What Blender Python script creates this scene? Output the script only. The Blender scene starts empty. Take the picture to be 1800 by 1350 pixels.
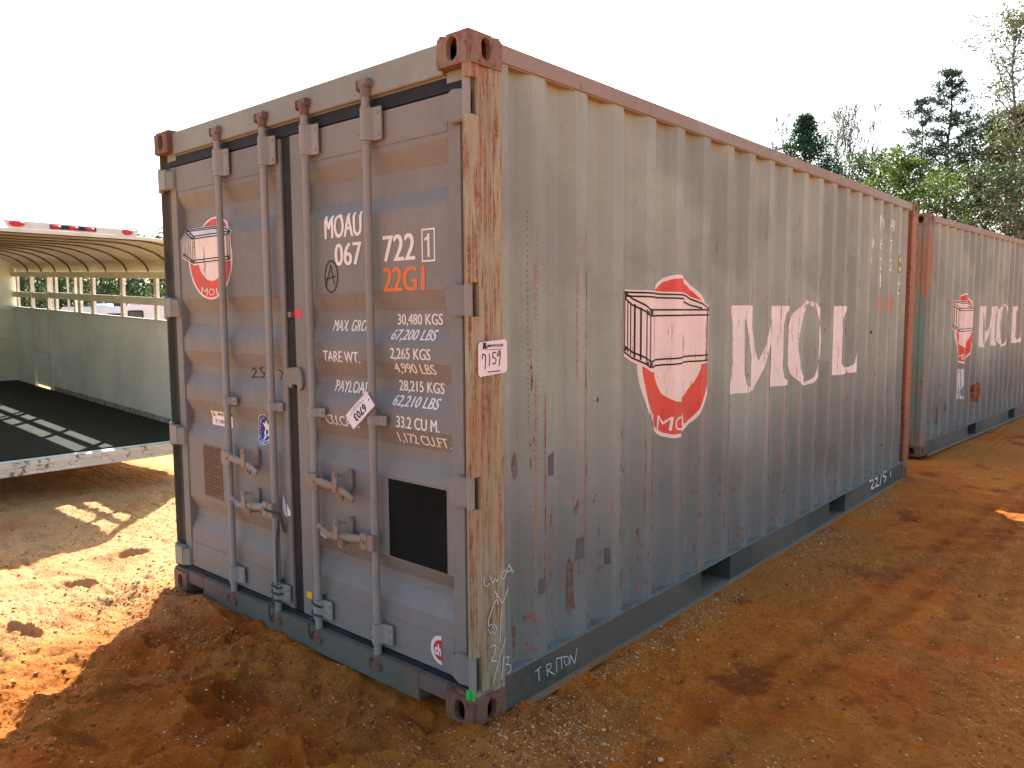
import bpy, bmesh, math, random
import numpy as np
from mathutils import Vector, Matrix, Euler
S = bpy.context.scene
COL = S.collection
R = math.radians
# ------------------------------------------------------------------ camera
cam = bpy.data.objects.new('camera', bpy.data.cameras.new('camera'))
COL.objects.link(cam); S.camera = cam
rt = Vector((0.75546953, 0.65515579, -0.00605601)); up = Vector((-0.05479108, 0.07238583, 0.99587059)); fw = Vector((-0.65288876, 0.75201807, -0.09058198))
CAM = Vector((1.95344, -2.02743, 1.58572))
M = Matrix((rt, up, -fw)).transposed().to_4x4(); M.translation = CAM
cam.matrix_world = M
cam.data.sensor_width = 36; cam.data.lens = 27.234; cam.data.clip_start = 0.05; cam.data.clip_end = 2000
# ------------------------------------------------------------------ light
SUN_EL, SUN_AZ = R(43.3), R(-41.6)
W = bpy.data.worlds.new("World"); S.world = W; W.use_nodes = True
sky = W.node_tree.nodes.new('ShaderNodeTexSky'); sky.sky_type = 'NISHITA'; sky.sun_disc = False
sky.sun_elevation = SUN_EL; sky.sun_rotation = SUN_AZ; sky.air_density = 1.0; sky.dust_density = 3.0; sky.ozone_density = 1.0
W.node_tree.links.new(sky.outputs[0], W.node_tree.nodes['Background'].inputs[0])
W.node_tree.nodes['Background'].inputs[1].default_value = 0.11
ld = bpy.data.lights.new('sun', 'SUN'); ld.energy = 5.0; ld.angle = R(0.5); ld.color = (1.0, 0.95, 0.86)
sun = bpy.data.objects.new('sun', ld); COL.objects.link(sun)
sdir = Vector((math.sin(SUN_AZ)*math.cos(SUN_EL), math.cos(SUN_AZ)*math.cos(SUN_EL), math.sin(SUN_EL)))
sun.rotation_euler = sdir.to_track_quat('Z', 'Y').to_euler()
S.view_settings.view_transform = 'Standard'; S.view_settings.look = 'None'; S.view_settings.gamma = 1; S.view_settings.use_curve_mapping = False
S.view_settings.exposure = 1.82
S.render.engine = 'CYCLES'

# ------------------------------------------------------------------ node helpers
class NT:
    def __init__(s, name):
        s.m = bpy.data.materials.new(name); s.m.use_nodes = True; s.t = s.m.node_tree
        s.b = s.t.nodes['Principled BSDF']; s.co = s.t.nodes.new('ShaderNodeTexCoord').outputs['Object']
    def n(s, typ, **kw):
        nd = s.t.nodes.new(typ)
        for k, v in kw.items(): setattr(nd, k, v)
        return nd
    def put(s, sock, v):
        if isinstance(v, bpy.types.NodeSocket): s.t.links.new(v, sock)
        elif isinstance(v, (tuple, list)) and len(v) == 3 and sock.type == 'RGBA': sock.default_value = (*v, 1)
        else: sock.default_value = v
    def mapping(s, scale=(1, 1, 1), loc=(0, 0, 0), rot=(0, 0, 0), vec=None):
        nd = s.n('ShaderNodeMapping'); s.put(nd.inputs['Vector'], vec or s.co)
        nd.inputs['Scale'].default_value = scale; nd.inputs['Location'].default_value = loc; nd.inputs['Rotation'].default_value = rot
        return nd.outputs[0]
    def noise(s, scale=5, detail=5, rough=.55, vec=None, dist=0):
        nd = s.n('ShaderNodeTexNoise'); s.put(nd.inputs['Vector'], vec or s.co)
        nd.inputs['Scale'].default_value = scale; nd.inputs['Detail'].default_value = detail; nd.inputs['Roughness'].default_value = rough; nd.inputs['Distortion'].default_value = dist
        return nd.outputs['Fac']
    def voro(s, scale=5, vec=None, out='Distance', rnd=1.0):
        nd = s.n('ShaderNodeTexVoronoi'); s.put(nd.inputs['Vector'], vec or s.co); nd.inputs['Scale'].default_value = scale; nd.inputs['Randomness'].default_value = rnd
        return nd.outputs[out]
    def ramp(s, fac, lo, hi, a=0.0, b=1.0):
        nd = s.n('ShaderNodeMapRange'); nd.interpolation_type = 'SMOOTHSTEP'; s.put(nd.inputs[0], fac)
        nd.inputs[1].default_value = lo; nd.inputs[2].default_value = hi; nd.inputs[3].default_value = a; nd.inputs[4].default_value = b
        return nd.outputs[0]
    def math(s, op, a, b=0.0, c=0.0):
        nd = s.n('ShaderNodeMath', operation=op); s.put(nd.inputs[0], a); s.put(nd.inputs[1], b); s.put(nd.inputs[2], c)
        return nd.outputs[0]
    def mix(s, fac, a, b, bt='MIX'):
        nd = s.n('ShaderNodeMix', data_type='RGBA', blend_type=bt); s.put(nd.inputs[0], fac); s.put(nd.inputs[6], a); s.put(nd.inputs[7], b)
        return nd.outputs[2]
    def sep(s, vec=None):
        nd = s.n('ShaderNodeSeparateXYZ'); s.put(nd.inputs[0], vec or s.co); return nd.outputs
    def bump(s, h, strength=.3, dist=.01):
        nd = s.n('ShaderNodeBump'); s.put(nd.inputs['Height'], h); nd.inputs['Strength'].default_value = strength; nd.inputs['Distance'].default_value = dist
        s.t.links.new(nd.outputs[0], s.b.inputs['Normal'])
    def out(s, col=None, rough=.6, metal=0.0, spec=.3):
        if col is not None: s.put(s.b.inputs['Base Color'], col)
        s.put(s.b.inputs['Roughness'], rough); s.b.inputs['Metallic'].default_value = metal; s.b.inputs['Specular IOR Level'].default_value = spec
        return s.m

def rustcol(t, scale=30):
    f = t.noise(scale, 4, .7)
    c = t.mix(t.ramp(f, .35, .55), (.07, .026, .014), (.25, .085, .035))
    return t.mix(t.ramp(f, .55, .72), c, (.42, .17, .07))

def paint(name, base, rust=.5, rc2=None, soft=.05, low=None, streak=(14, 14, 1.1), speck=.5, edge=False, alt=None, altamt=.5, rough=.6, dirt=.35, pits=True, seed=0.0):
    """weathered painted steel: tone drift, vertical rust runs, specks and grime"""
    t = NT(name); off = (seed, seed*1.7, seed*.6)
    big = t.noise(1.3, 5, .6, t.mapping(loc=off))
    c = t.mix(t.ramp(big, .3, .7), tuple(x*.88 for x in base), tuple(min(1, x*1.1) for x in base))
    if alt is not None:
        a = t.noise(1.0, 5, .62, t.mapping((.9, .9, .9), (4.2+seed, 1.1, 2.3)))
        c = t.mix(t.math('MULTIPLY', t.ramp(a, .46, .56), altamt), c, alt)
    if low is not None:      # darker bluish tone towards the bottom, its edge uneven and shifted panel by panel
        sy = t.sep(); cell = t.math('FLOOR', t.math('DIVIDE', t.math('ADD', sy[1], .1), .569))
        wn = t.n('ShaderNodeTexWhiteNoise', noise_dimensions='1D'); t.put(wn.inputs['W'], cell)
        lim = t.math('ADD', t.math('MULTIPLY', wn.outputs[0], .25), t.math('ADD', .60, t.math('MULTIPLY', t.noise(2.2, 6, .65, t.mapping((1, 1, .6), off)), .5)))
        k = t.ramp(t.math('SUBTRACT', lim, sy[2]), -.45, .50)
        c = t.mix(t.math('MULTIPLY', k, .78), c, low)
    # grime runs
    g = t.noise(1, 7, .68, t.mapping((streak[0]*.8, streak[1]*.8, streak[2]*.7), (3+seed, 5, 1)))
    c = t.mix(t.ramp(g, .5, .8, 0, dirt), c, tuple(x*.45+.012 for x in base))
    w = t.noise(1, 5, .7, t.mapping((streak[0]*1.7, streak[1]*1.7, streak[2]*1.4), (1, 9+seed, 4)))
    c = t.mix(t.ramp(w, .58, .8, 0, .3), c, tuple(min(1, x*1.5+.05) for x in base))
    rc = rustcol(t) if rc2 is None else t.mix(t.ramp(t.noise(45, 5, .7), .38, .62), rc2[0], rc2[1])
    s1 = t.noise(1, 8, .72, t.mapping(streak, off))
    s2 = t.noise(34, 6, .7, t.mapping(loc=off)) if rc2 is None else t.noise(1, 7, .72, t.mapping((46, 46, 5), off))
    th = .78-.33*rust
    m = t.math('MULTIPLY', t.ramp(s1, th, th+soft), t.ramp(s2, .42, .58))
    if edge:      # chipped primer along the fold lines of the corrugation
        y = t.sep()[1]; z = t.sep()[2]
        fr = t.math('FRACT', t.math('DIVIDE', t.math('SUBTRACT', y, .370), .2845))
        e = t.math('MINIMUM', t.math('ABSOLUTE', t.math('SUBTRACT', fr, .265)), t.math('ABSOLUTE', t.math('SUBTRACT', fr, .02)))
        e = t.ramp(e, .02, .06, 1, 0)
        en = t.noise(1, 8, .75, t.mapping((5, 5, 1.6), (seed, 2, 7)))
        zf = t.math('MULTIPLY', t.ramp(z, .3, .9, .75, 1), t.ramp(z, 1.6, 2.3, 1, .6))
        en = t.math('MULTIPLY', t.ramp(t.math('MULTIPLY', en, zf), .44, .54), e)
        brk = t.ramp(t.noise(60, 5, .8), .42, .52)
        en = t.math('MULTIPLY', en, brk)
        c = t.mix(t.math('MULTIPLY', en, .85), c, (.31, .12, .065))
        # perforated rust pin line + thin soft bleed round it
        h = t.ramp(t.math('MULTIPLY', t.noise(1, 6, .7, t.mapping((7, 7, .9), (8, seed, 3))), t.ramp(z, .2, 1.2, 1.18, .95)), .60, .66)
        c = t.mix(t.math('MULTIPLY', h, t.ramp(t.noise(22, 6, .75), .50, .62, 0, .9)), c, rc)
    c = t.mix(m, c, rc)
    if pits:
        p = t.noise(11, 7, .75, t.mapping((1, 1, .55), (7+seed, 3, 1)))
        pm = t.ramp(p, .74-.1*speck, .77-.1*speck)
        c = t.mix(pm, c, rc)
        halo = t.ramp(p, .66-.1*speck, .76-.1*speck, 0, .35)
        c = t.mix(halo, c, (.24, .13, .07))
    fine = t.noise(140, 3, .6)
    c = t.mix(t.ramp(fine, .35, .65, 0, .22), c, tuple(x*.6 for x in base))
    hb = t.math('ADD', t.math('MULTIPLY', m, -.5), t.math('ADD', t.math('MULTIPLY', t.noise(7, 4), .8), t.math('MULTIPLY', fine, .12)))
    t.bump(hb, .35, .006)
    return t.out(c, t.ramp(s2, .3, .7, rough-.08, rough+.15))

def flat(name, base, rough=.6, var=.12, scale=8, bump=.15, metal=0, spec=.3, chips=None, chipth=.6):
    t = NT(name); f = t.noise(scale, 6, .65)
    c = t.mix(t.ramp(f, .3, .7), tuple(x*(1-var) for x in base), tuple(min(1, x*(1+var)) for x in base))
    c = t.mix(t.ramp(t.noise(scale*9, 3, .7), .5, .8, 0, .3), c, tuple(x*.7 for x in base))
    if chips is not None:
        m = t.math('MULTIPLY', t.ramp(t.noise(1, 8, .75, t.mapping((22, 22, 2.2), (3, 1, 6))), chipth, chipth+.04), t.ramp(t.noise(50, 5, .8), .42, .5))
        c = t.mix(m, c, chips)
    t.bump(f, bump, .004)
    return t.out(c, rough, metal, spec)

GREY = (.318, .378, .300)
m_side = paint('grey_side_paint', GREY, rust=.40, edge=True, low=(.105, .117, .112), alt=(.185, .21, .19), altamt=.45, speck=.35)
m_door = paint('grey_door_paint', (.222, .218, .19), rust=.3, streak=(9, 9, 2), alt=(.175, .19, .18), altamt=.35, speck=.45, seed=3)
m_rod = paint('rod_paint', (.285, .285, .25), rust=.2, streak=(30, 30, 3), speck=.35, seed=5, dirt=.5)
m_lever = paint('lever_steel', (.27, .25, .21), rust=.7, streak=(30, 30, 12), speck=1.0, alt=(.30, .17, .09), altamt=.35, seed=22)
m_cam = paint('cam_steel', (.22, .17, .14), rust=.7, streak=(30, 30, 12), speck=1.2, alt=(.16, .08, .055), altamt=.8, seed=27)
m_post = paint('rusty_post_paint', (.34, .33, .20), rust=1.0, rc2=((.15, .055, .022), (.37, .16, .065)), soft=.06, streak=(80, 80, .8), speck=.2, alt=(.36, .22, .11), altamt=.7, seed=1)
m_postr = paint('rusted_rear_post', (.27, .12, .06), rust=.9, streak=(20, 20, 1.2), speck=.9, alt=(.33, .12, .05), altamt=.8, seed=8)
m_cast = paint('rusty_casting', (.25, .19, .135), rust=.9, streak=(22, 22, 6), speck=1.3, alt=(.17, .085, .045), altamt=.9, seed=2, rough=.75)
m_rail = paint('top_rail_paint', (.28, .295, .24), rust=.55, streak=(6, 6, 9), speck=.8, alt=(.28, .19, .13), altamt=.6, seed=4)
m_head = paint('header_paint', (.26, .275, .225), rust=.3, streak=(8, 8, 3), speck=.4, seed=6)
m_brail = paint('bottom_rail_paint', (.055, .066, .050), rust=.4, streak=(7, 7, 5), speck=.35, alt=(.17, .13, .10), altamt=.5, seed=7)
m_sill = paint('sill_paint', (.12, .12, .095), rust=.5, streak=(7, 7, 3), speck=.6, alt=(.2, .12, .08), altamt=.6, seed=9)
m_gasket = flat('black_rubber_gasket', (.013, .013, .016), .65, .3)
m_dark = flat('dark_recess', (.02, .017, .015), .9)
m_deck = flat('plywood_floor', (.12, .08, .05), .8)
m_white = flat('white_marking_paint', (.78, .76, .68), .6, .05, chips=(.22, .20, .185), chipth=.60)
m_white_s = flat('white_side_paint', (.80, .77, .68), .6, .05, chips=(.27, .19, .15), chipth=.56)
m_orange = flat('orange_marking_paint', (.72, .20, .05), .6, .06, chips=(.22, .20, .19), chipth=.6)
m_red = flat('red_emblem_paint', (.66, .085, .055), .55, .07, chips=(.30, .16, .12), chipth=.57)
m_cream = flat('cream_emblem_paint', (.80, .71, .60), .55, .05, chips=(.27, .20, .16), chipth=.57)
m_ink = flat('black_ink', (.012, .012, .014), .6)
m_ink2 = flat('faded_marker', (.08, .065, .05), .7)
m_chalk = flat('white_chalk', (.62, .64, .62), .95, .2, 60)
m_label = flat('white_label', (.78, .73, .69), .5, .03)
m_blkpan = flat('black_panel', (.006, .008, .008), .75, .4, 3, .05, spec=.12)
m_plate = paint('oxidised_plate', (.17, .10, .055), rust=.6, streak=(20, 20, 20), speck=.9, seed=3)
m_blue = flat('blue_sticker', (.012, .03, .22), .45)
m_yel = flat('yellow_sticker', (.75, .42, .02), .5)
m_green = flat('green_tape', (.02, .55, .06), .5, .2, 30)
m_pink = flat('red_sticker', (.60, .06, .09), .5)
m_paper = flat('torn_paper', (.74, .74, .76), .8)
m_rope = flat('dark_green_rope', (.045, .075, .065), .9, .4, 60)
m_seal = flat('red_seal', (.55, .05, .035), .5)

# ------------------------------------------------------------------ mesh helpers
class MB:
    def __init__(s): s.v = []; s.f = []
    def add(s, vs, fs):
        o = len(s.v); s.v += [tuple(v) for v in vs]; s.f += [tuple(o+i for i in f) for f in fs]; return s
    def box(s, x0, x1, y0, y1, z0, z1):
        return s.add([(x0,y0,z0),(x1,y0,z0),(x1,y1,z0),(x0,y1,z0),(x0,y0,z1),(x1,y0,z1),(x1,y1,z1),(x0,y1,z1)],
                     [(0,3,2,1),(4,5,6,7),(0,1,5,4),(1,2,6,5),(2,3,7,6),(3,0,4,7)])
    def prism(s, poly, axis, a, b):
        n = len(poly)
        def P(p, t): return {'x': (t, p[0], p[1]), 'y': (p[0], t, p[1]), 'z': (p[0], p[1], t)}[axis]
        return s.add([P(p, a) for p in poly]+[P(p, b) for p in poly],
                     [tuple(range(n))[::-1], tuple(range(n, 2*n))]+[(i, (i+1) % n, n+(i+1) % n, n+i) for i in range(n)])
    def tube(s, pts, rads, n=10, cap=True):
        pts = [Vector(p) for p in pts]
        if not isinstance(rads, (list, tuple)): rads = [rads]*len(pts)
        rings = []; ref = None
        for i, p in enumerate(pts):
            d = (pts[min(i+1, len(pts)-1)]-pts[max(i-1, 0)]).normalized()
            if ref is None: ref = Vector((0, 0, 1)) if abs(d.z) < .9 else Vector((1, 0, 0))
            a = ref - d*ref.dot(d)
            if a.length < 1e-4: a = d.orthogonal()
            a.normalize(); ref = a; b = d.cross(a)
            rings.append([p+(a*math.cos(2*math.pi*k/n)+b*math.sin(2*math.pi*k/n))*rads[i] for k in range(n)])
        vs = [v for r in rings for v in r]; fs = []
        for i in range(len(rings)-1):
            for k in range(n): fs.append((i*n+k, i*n+(k+1) % n, (i+1)*n+(k+1) % n, (i+1)*n+k))
        if cap: fs += [tuple(range(n))[::-1], tuple((len(rings)-1)*n+k for k in range(n))]
        return s.add(vs, fs)
    def disc(s, c, axis, r, h, n=16):
        c = Vector(c); a = Vector(axis).normalized(); return s.tube([c, c+a*h], r, n)
    def build(s, name, mat, parent=None, bevel=0, smooth=False, **props):
        me = bpy.data.meshes.new(name); me.from_pydata(s.v, [], s.f)
        bm = bmesh.new(); bm.from_mesh(me); bmesh.ops.recalc_face_normals(bm, faces=bm.faces)
        if bevel: bmesh.ops.bevel(bm, geom=[e for e in bm.edges if e.calc_face_angle(0) > .5], offset=bevel, segments=2, affect='EDGES', clamp_overlap=True)
        bm.to_mesh(me); bm.free()
        return link(name, me, mat, parent, smooth, **props)
def link(name, me, mat, parent=None, smooth=False, **props):
    o = bpy.data.objects.new(name, me); COL.objects.link(o)
    if mat is not None and not me.materials: me.materials.append(mat)
    if parent is not None: o.parent = parent
    if smooth:
        me.polygons.foreach_set('use_smooth', [True]*len(me.polygons))
        try: me.set_sharp_from_angle(angle=R(40))
        except Exception: pass
    for k, v in props.items(): o[k] = v
    return o
def thing(name, label, cat, loc=(0, 0, 0), rot=(0, 0, 0), group=None):
    o = bpy.data.objects.new(name, None); COL.objects.link(o); o.empty_display_size = .1
    o.location = loc; o.rotation_euler = rot; o['label'] = label; o['category'] = cat
    if group: o['group'] = group
    return o
def npmesh(name, V, F, mat, parent=None, smooth=False, attr=None, **props):
    me = bpy.data.meshes.new(name); n = len(F); k = F.shape[1]
    me.vertices.add(len(V)); me.vertices.foreach_set('co', V.astype(np.float32).ravel())
    me.loops.add(n*k); me.loops.foreach_set('vertex_index', F.astype(np.int32).ravel())
    me.polygons.add(n); me.polygons.foreach_set('loop_start', np.arange(0, n*k, k, dtype=np.int32)); me.polygons.foreach_set('loop_total', np.full(n, k, dtype=np.int32))
    if smooth: me.polygons.foreach_set('use_smooth', np.ones(n, dtype=bool))
    me.update(); me.validate()
    if attr is not None:
        for an, arr in attr.items():
            a = me.attributes.new(an, 'FLOAT', 'POINT'); a.data.foreach_set('value', arr.astype(np.float32))
    return link(name, me, mat, parent, **props)

# ------------------------------------------------------------------ ground
def _hash(ix, iy, seed):
    h = (ix*374761393+iy*668265263+seed*974634777) & 0xffffffff
    h = ((h ^ (h >> 13))*1274126177) & 0xffffffff
    return ((h ^ (h >> 16)) & 0xffff)/65535.0
def vnoise(x, y, seed=0):
    ix = np.floor(x).astype(np.int64); iy = np.floor(y).astype(np.int64); fx = x-ix; fy = y-iy
    fx = fx*fx*fx*(fx*(fx*6-15)+10); fy = fy*fy*fy*(fy*(fy*6-15)+10)
    a = _hash(ix, iy, seed); b = _hash(ix+1, iy, seed); c = _hash(ix, iy+1, seed); d = _hash(ix+1, iy+1, seed)
    return (a*(1-fx)+b*fx)*(1-fy)+(c*(1-fx)+d*fx)*fy-.5
def fbm(x, y, seed=0, oct=4, gain=.5):
    s = 0; a = 1
    for o in range(oct): s = s+a*vnoise(x*2**o+o*17.3, y*2**o-o*9.1, seed+o); a *= gain
    return s
def sstep(e0, e1, x):
    t = np.clip((x-e0)/(e1-e0), 0, 1); return t*t*(3-2*t)
def gauss(x, y, cx, cy, sx, sy): return np.exp(-((x-cx)/sx)**2-((y-cy)/sy)**2)
def worley(x, y, seed):
    ix = np.floor(x).astype(np.int64); iy = np.floor(y).astype(np.int64); best = np.full(np.shape(x), 9.0); hid = np.zeros(np.shape(x))
    for dx in (-1, 0, 1):
        for dy in (-1, 0, 1):
            cx = ix+dx+_hash(ix+dx, iy+dy, seed); cy = iy+dy+_hash(ix+dx, iy+dy, seed+7); d = np.hypot(x-cx, y-cy)
            m = d < best; best = np.where(m, d, best); hid = np.where(m, _hash(ix+dx, iy+dy, seed+13), hid)
    return best, hid
def churned(x, y):
    r = np.clip(sstep(.75, -.5, x)*sstep(1.6, -.3, y+.25*x), 0, 1)*sstep(-3.2, -2.2, x)
    return np.clip(r*(.35+1.3*sstep(-.12, .22, fbm(x*1.3, y*1.3, 51, 3)))+.5*sstep(.16, .30, fbm(x*.9+4, y*.9, 52, 3)), 0, 1)*sstep(9, 6, np.hypot(x, y))
def gravelly(x, y):
    return np.clip(sstep(.04, .26, fbm(x*.9+2.6, y*.9+1, 81, 4)+.08*sstep(1.0, 1.6, x)-.10*sstep(.3, -.6, x))+.8*sstep(-1.8, -3, x)*sstep(-.25, .1, fbm(x*1.5, y*1.5, 83, 2)), 0, 1)
def ruts(x, y):
    out = 0*x
    for k, (rx, sl, w) in enumerate(((.62, .05, .05), (.80, .05, .05), (1.12, -.02, .06), (1.30, -.02, .06), (1.62, .04, .07), (2.2, 0, .1))):
        d = x-(rx+sl*(y-1)+.07*fbm(y*.7+k, y*0+3.1, 21, 2)); out = out+np.exp(-(d/w)**2)
    return np.clip(out, 0, 1)*sstep(-2.5, -.5, y)*sstep(30, 12, y)
def ground_h(x, y):
    far = sstep(9, 30, np.hypot(x, y))
    h = .05*fbm(x*.45, y*.45, 1, 2)*(1-far*.5)
    rough = np.clip(sstep(.9, -.6, x+.0*y)*sstep(2.5, -.5, y)+.25*sstep(.2, .7, fbm(x*.8, y*.8, 9, 2)+.4), 0, 1)*(1-far)
    clods = 1-np.abs(fbm(x*2.6+.6*fbm(x*5, y*5, 31, 2), y*3.4+y*0, 3, 3))*2.6
    left = sstep(-2.0, -3.0, x)*sstep(1.6, .4, np.abs(y-.2)*.5)
    h = h+rough*(1-.72*left)*(.045*np.clip(clods, -.4, 1)-.02)
    h = h+.012*(np.abs(fbm(x*5.5, y*8, 13, 3))-.15)*(1-far)*(.4+rough)
    ch = churned(x, y); xa = x+.05*fbm(x*9, y*9, 61, 2); ya = y+.05*fbm(x*9, y*9, 62, 2)
    for sc, am, sd in ((7.5, .034, 71), (17, .016, 73)):
        d, hid = worley(xa*sc, ya*sc, sd); h = h+.7*ch*am*np.clip((hid-.45)*2, 0, 1)*np.clip(1-(d/.62)**2, 0, 1)**.6
    rt_ = ruts(x, y); h = h-.020*rt_*(.6+.4*np.sin(y*26+3*np.sin(x*3)))
    # scuffed prints: sunken ovals with a raised lip
    for (cx, cy, a, b, ang) in PRINTS:
        c, s = math.cos(ang), math.sin(ang); u = ((x-cx)*c+(y-cy)*s)/a; v = (-(x-cx)*s+(y-cy)*c)/b; r = np.hypot(u, v)
        h = h-.030*sstep(1.05, .75, r)+.014*np.exp(-((r-1.12)/.16)**2)
    h = h+.014*fbm(x*10, y*10, 5, 3)*(.35+.65*rough)*(1-far)+(.0065+.008*gravelly(x, y))*fbm(x*34, y*34, 7, 2)*(1-far)+(.0018+.0045*gravelly(x, y))*fbm(x*85, y*85, 8, 2)*sstep(5, 3.5, np.hypot(x, y))
    # soil banked against the steel
    rail = sstep(.5, .0, np.abs(x-.05))*sstep(.9, 1.6, y)*sstep(6.3, 6.0, y)
    h = h*(1-.75*rail)+.000*rail
    h = h+.05*gauss(x, y, .17, .05, .16, .16)+.05*gauss(x, y, -2.30, -.08, .26, .14)+.012*gauss(x, y, -1.95, -.16, .35, .2)+.035*gauss(x, y, .35, -.12, .3, .2)
    h = h-.02*gauss(x, y, -.1, -.14, .14, .10)
    near = sstep(.0, .12, x+2.6)*sstep(.0, .12, .02-x)*sstep(-.02, .12, y)   # under the box
    h = h*(1-near)-.015*near
    h = h+.03*gauss(x, y, 1.3, 5.2, 1.2, .12)+.02*gauss(x, y, .9, 5.6, .8, .1)
    return h+far*.0
PRINTS = [(-.95, -.55, .14, .06, .3), (-.55, -.85, .15, .065, .9), (-1.35, -.75, .13, .06, 1.4), (-.35, -.45, .14, .06, -.4), (-1.1, -1.0, .15, .06, .2), (-.05, -.95, .14, .06, 1.2), (-1.7, -.42, .12, .055, .1),
          (-2.9, -.35, .13, .055, .5), (-3.3, .1, .14, .06, 1.0), (-2.4, -.8, .13, .06, .3), (-.7, -1.25, .15, .06, .6), (.45, -.55, .14, .06, .2), (.75, .3, .14, .06, 1.1)]
def axis_pts(a, b, step, lim, g=1.13):
    p = list(np.arange(a, b, step)); s = step; hi = p[-1]
    while hi < lim: s *= g; hi += s; p.append(hi)
    s = step; lo = a; q = []
    while lo > -lim: s *= g; lo -= s; q.append(lo)
    return np.array(q[::-1]+p)
def tiers(segs, lim, g=1.13):
    p = []
    for a, b, st in segs: p += list(np.arange(a, b-st*.5, st))
    p.append(segs[-1][1]); s = segs[-1][2]; hi = p[-1]
    while hi < lim: s *= g; hi += s; p.append(hi)
    s = segs[0][2]; lo = segs[0][0]; q = []
    while lo > -lim: s *= g; lo -= s; q.append(lo)
    return np.array(q[::-1]+p)
gx = tiers([(-5.8, -2.6, .019), (-2.6, -1.6, .012), (-1.6, 1.7, .0085), (1.7, 2.6, .02)], 500); gy = tiers([(-2.0, -1.4, .015), (-1.4, 2.0, .0085), (2.0, 6.4, .018)], 500)
X, Y = np.meshgrid(gx, gy, indexing='xy')
Z = ground_h(X, Y); Z[np.hypot(X, Y) > 60] = 0
nx, ny = len(gx), len(gy)
idx = np.arange(nx*ny).reshape(ny, nx)
F = np.stack([idx[:-1, :-1], idx[:-1, 1:], idx[1:, 1:], idx[1:, :-1]], -1).reshape(-1, 4)
t = NT('red_clay')
P = t.n('ShaderNodeNewGeometry').outputs['Position']
big = t.noise(.9, 6, .62, P); med = t.noise(5, 7, .65, P); fi = t.noise(60, 4, .7, P)
c = t.mix(t.ramp(big, .36, .64), (.56, .125, .007), (.60, .19, .016))
c = t.mix(t.ramp(med, .54, .70, 0, .6), c, (.62, .30, .075))
c = t.mix(t.ramp(t.noise(2.1, 6, .7, t.mapping(loc=(5, 2, 0), vec=P)), .55, .64, 0, .85), c, (.21, .040, .004))
c = t.mix(t.ramp(fi, .45, .72, 0, .7), c, (.16, .043, .005))
gr = t.noise(260, 3, .6, P)
c = t.mix(t.ramp(gr, .58, .72, 0, .55), c, (.55, .33, .14))
at_ = t.n('ShaderNodeAttribute'); at_.attribute_name = 'churn'; at2 = t.n('ShaderNodeAttribute'); at2.attribute_name = 'rut'
c = t.mix(t.math('MULTIPLY', t.ramp(at_.outputs['Fac'], .15, .75), t.ramp(med, .30, .60, .95, .45)), c, (.33, .068, .004))
c = t.mix(t.math('MULTIPLY', at2.outputs['Fac'], t.ramp(med, .35, .6, .8, .2)), c, (.27, .065, .008))
at3 = t.n('ShaderNodeAttribute'); at3.attribute_name = 'gravel'
gv = t.ramp(t.voro(150, P), .12, .45, 1, 0)
c = t.mix(t.math('MULTIPLY', at3.outputs['Fac'], .55), c, t.mix(gv, (.40, .14, .02), (.60, .32, .11)))
px = t.sep(P)[0]
sunlit_tint = t.math('MULTIPLY', t.ramp(px, -1.6, -3.0), t.ramp(t.noise(1.7, 5, .6, P), .3, .55, .35, .7))  # paler tint painted into the clay for the sunlit ground at left
c = t.mix(sunlit_tint, c, (.54, .36, .18))
hd = t.n('ShaderNodeVectorMath', operation='LENGTH'); t.t.links.new(P, hd.inputs[0])
c = t.mix(t.ramp(hd.outputs['Value'], 26, 48), c, (.12, .15, .05))
t.bump(t.math('ADD', t.math('MULTIPLY', fi, .6), t.math('ADD', t.math('MULTIPLY', gr, .35), t.math('MULTIPLY', t.noise(22, 5, .7, P), .9))), 1.0, .022)
m_ground = t.out(c, .93, spec=.15)
npmesh('ground', np.stack([X.ravel(), Y.ravel(), Z.ravel()], 1), F, m_ground, smooth=True, attr={'gravel': gravelly(X, Y).ravel(), 'churn': churned(X, Y).ravel(), 'rut': ruts(X, Y).ravel()}, kind='structure')

# pebbles and clods: loose material, one object each
ICO = None
bm = bmesh.new(); bmesh.ops.create_icosphere(bm, subdivisions=1, radius=1)
ICOV = np.array([v.co[:] for v in bm.verts]); ICOF = np.array([[v.index for v in f.verts] for f in bm.faces]); bm.free()
def scatter(name, pts, sizes, mat, seed, squash=.6, lift=.15, **props):
    rs = np.random.RandomState(seed); n = len(pts)
    V = ICOV[None]*(1+.45*(rs.rand(n, len(ICOV), 1)-.5))
    sc = sizes[:, None]*(.7+.6*rs.rand(n, 3)); sc[:, 2] *= squash
    V = V*sc[:, None, :]
    a = rs.rand(n)*6.28; ca, sa = np.cos(a)[:, None], np.sin(a)[:, None]
    V = np.stack([V[..., 0]*ca-V[..., 1]*sa, V[..., 0]*sa+V[..., 1]*ca, V[..., 2]], -1)
    z = ground_h(pts[:, 0], pts[:, 1])+sizes*lift
    V += np.stack([pts[:, 0], pts[:, 1], z], 1)[:, None, :]
    F = ICOF[None]+(np.arange(n)*len(ICOV))[:, None, None]
    return npmesh(name, V.reshape(-1, 3), F.reshape(-1, 3), mat, **props)
rs = np.random.RandomState(11)
def cloud(n, cx, cy, sx, sy): return np.stack([cx+sx*rs.randn(n), cy+sy*rs.randn(n)], 1)
def rect(n, x0, x1, y0, y1): return np.stack([x0+(x1-x0)*rs.rand(n), y0+(y1-y0)*rs.rand(n)], 1)
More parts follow.
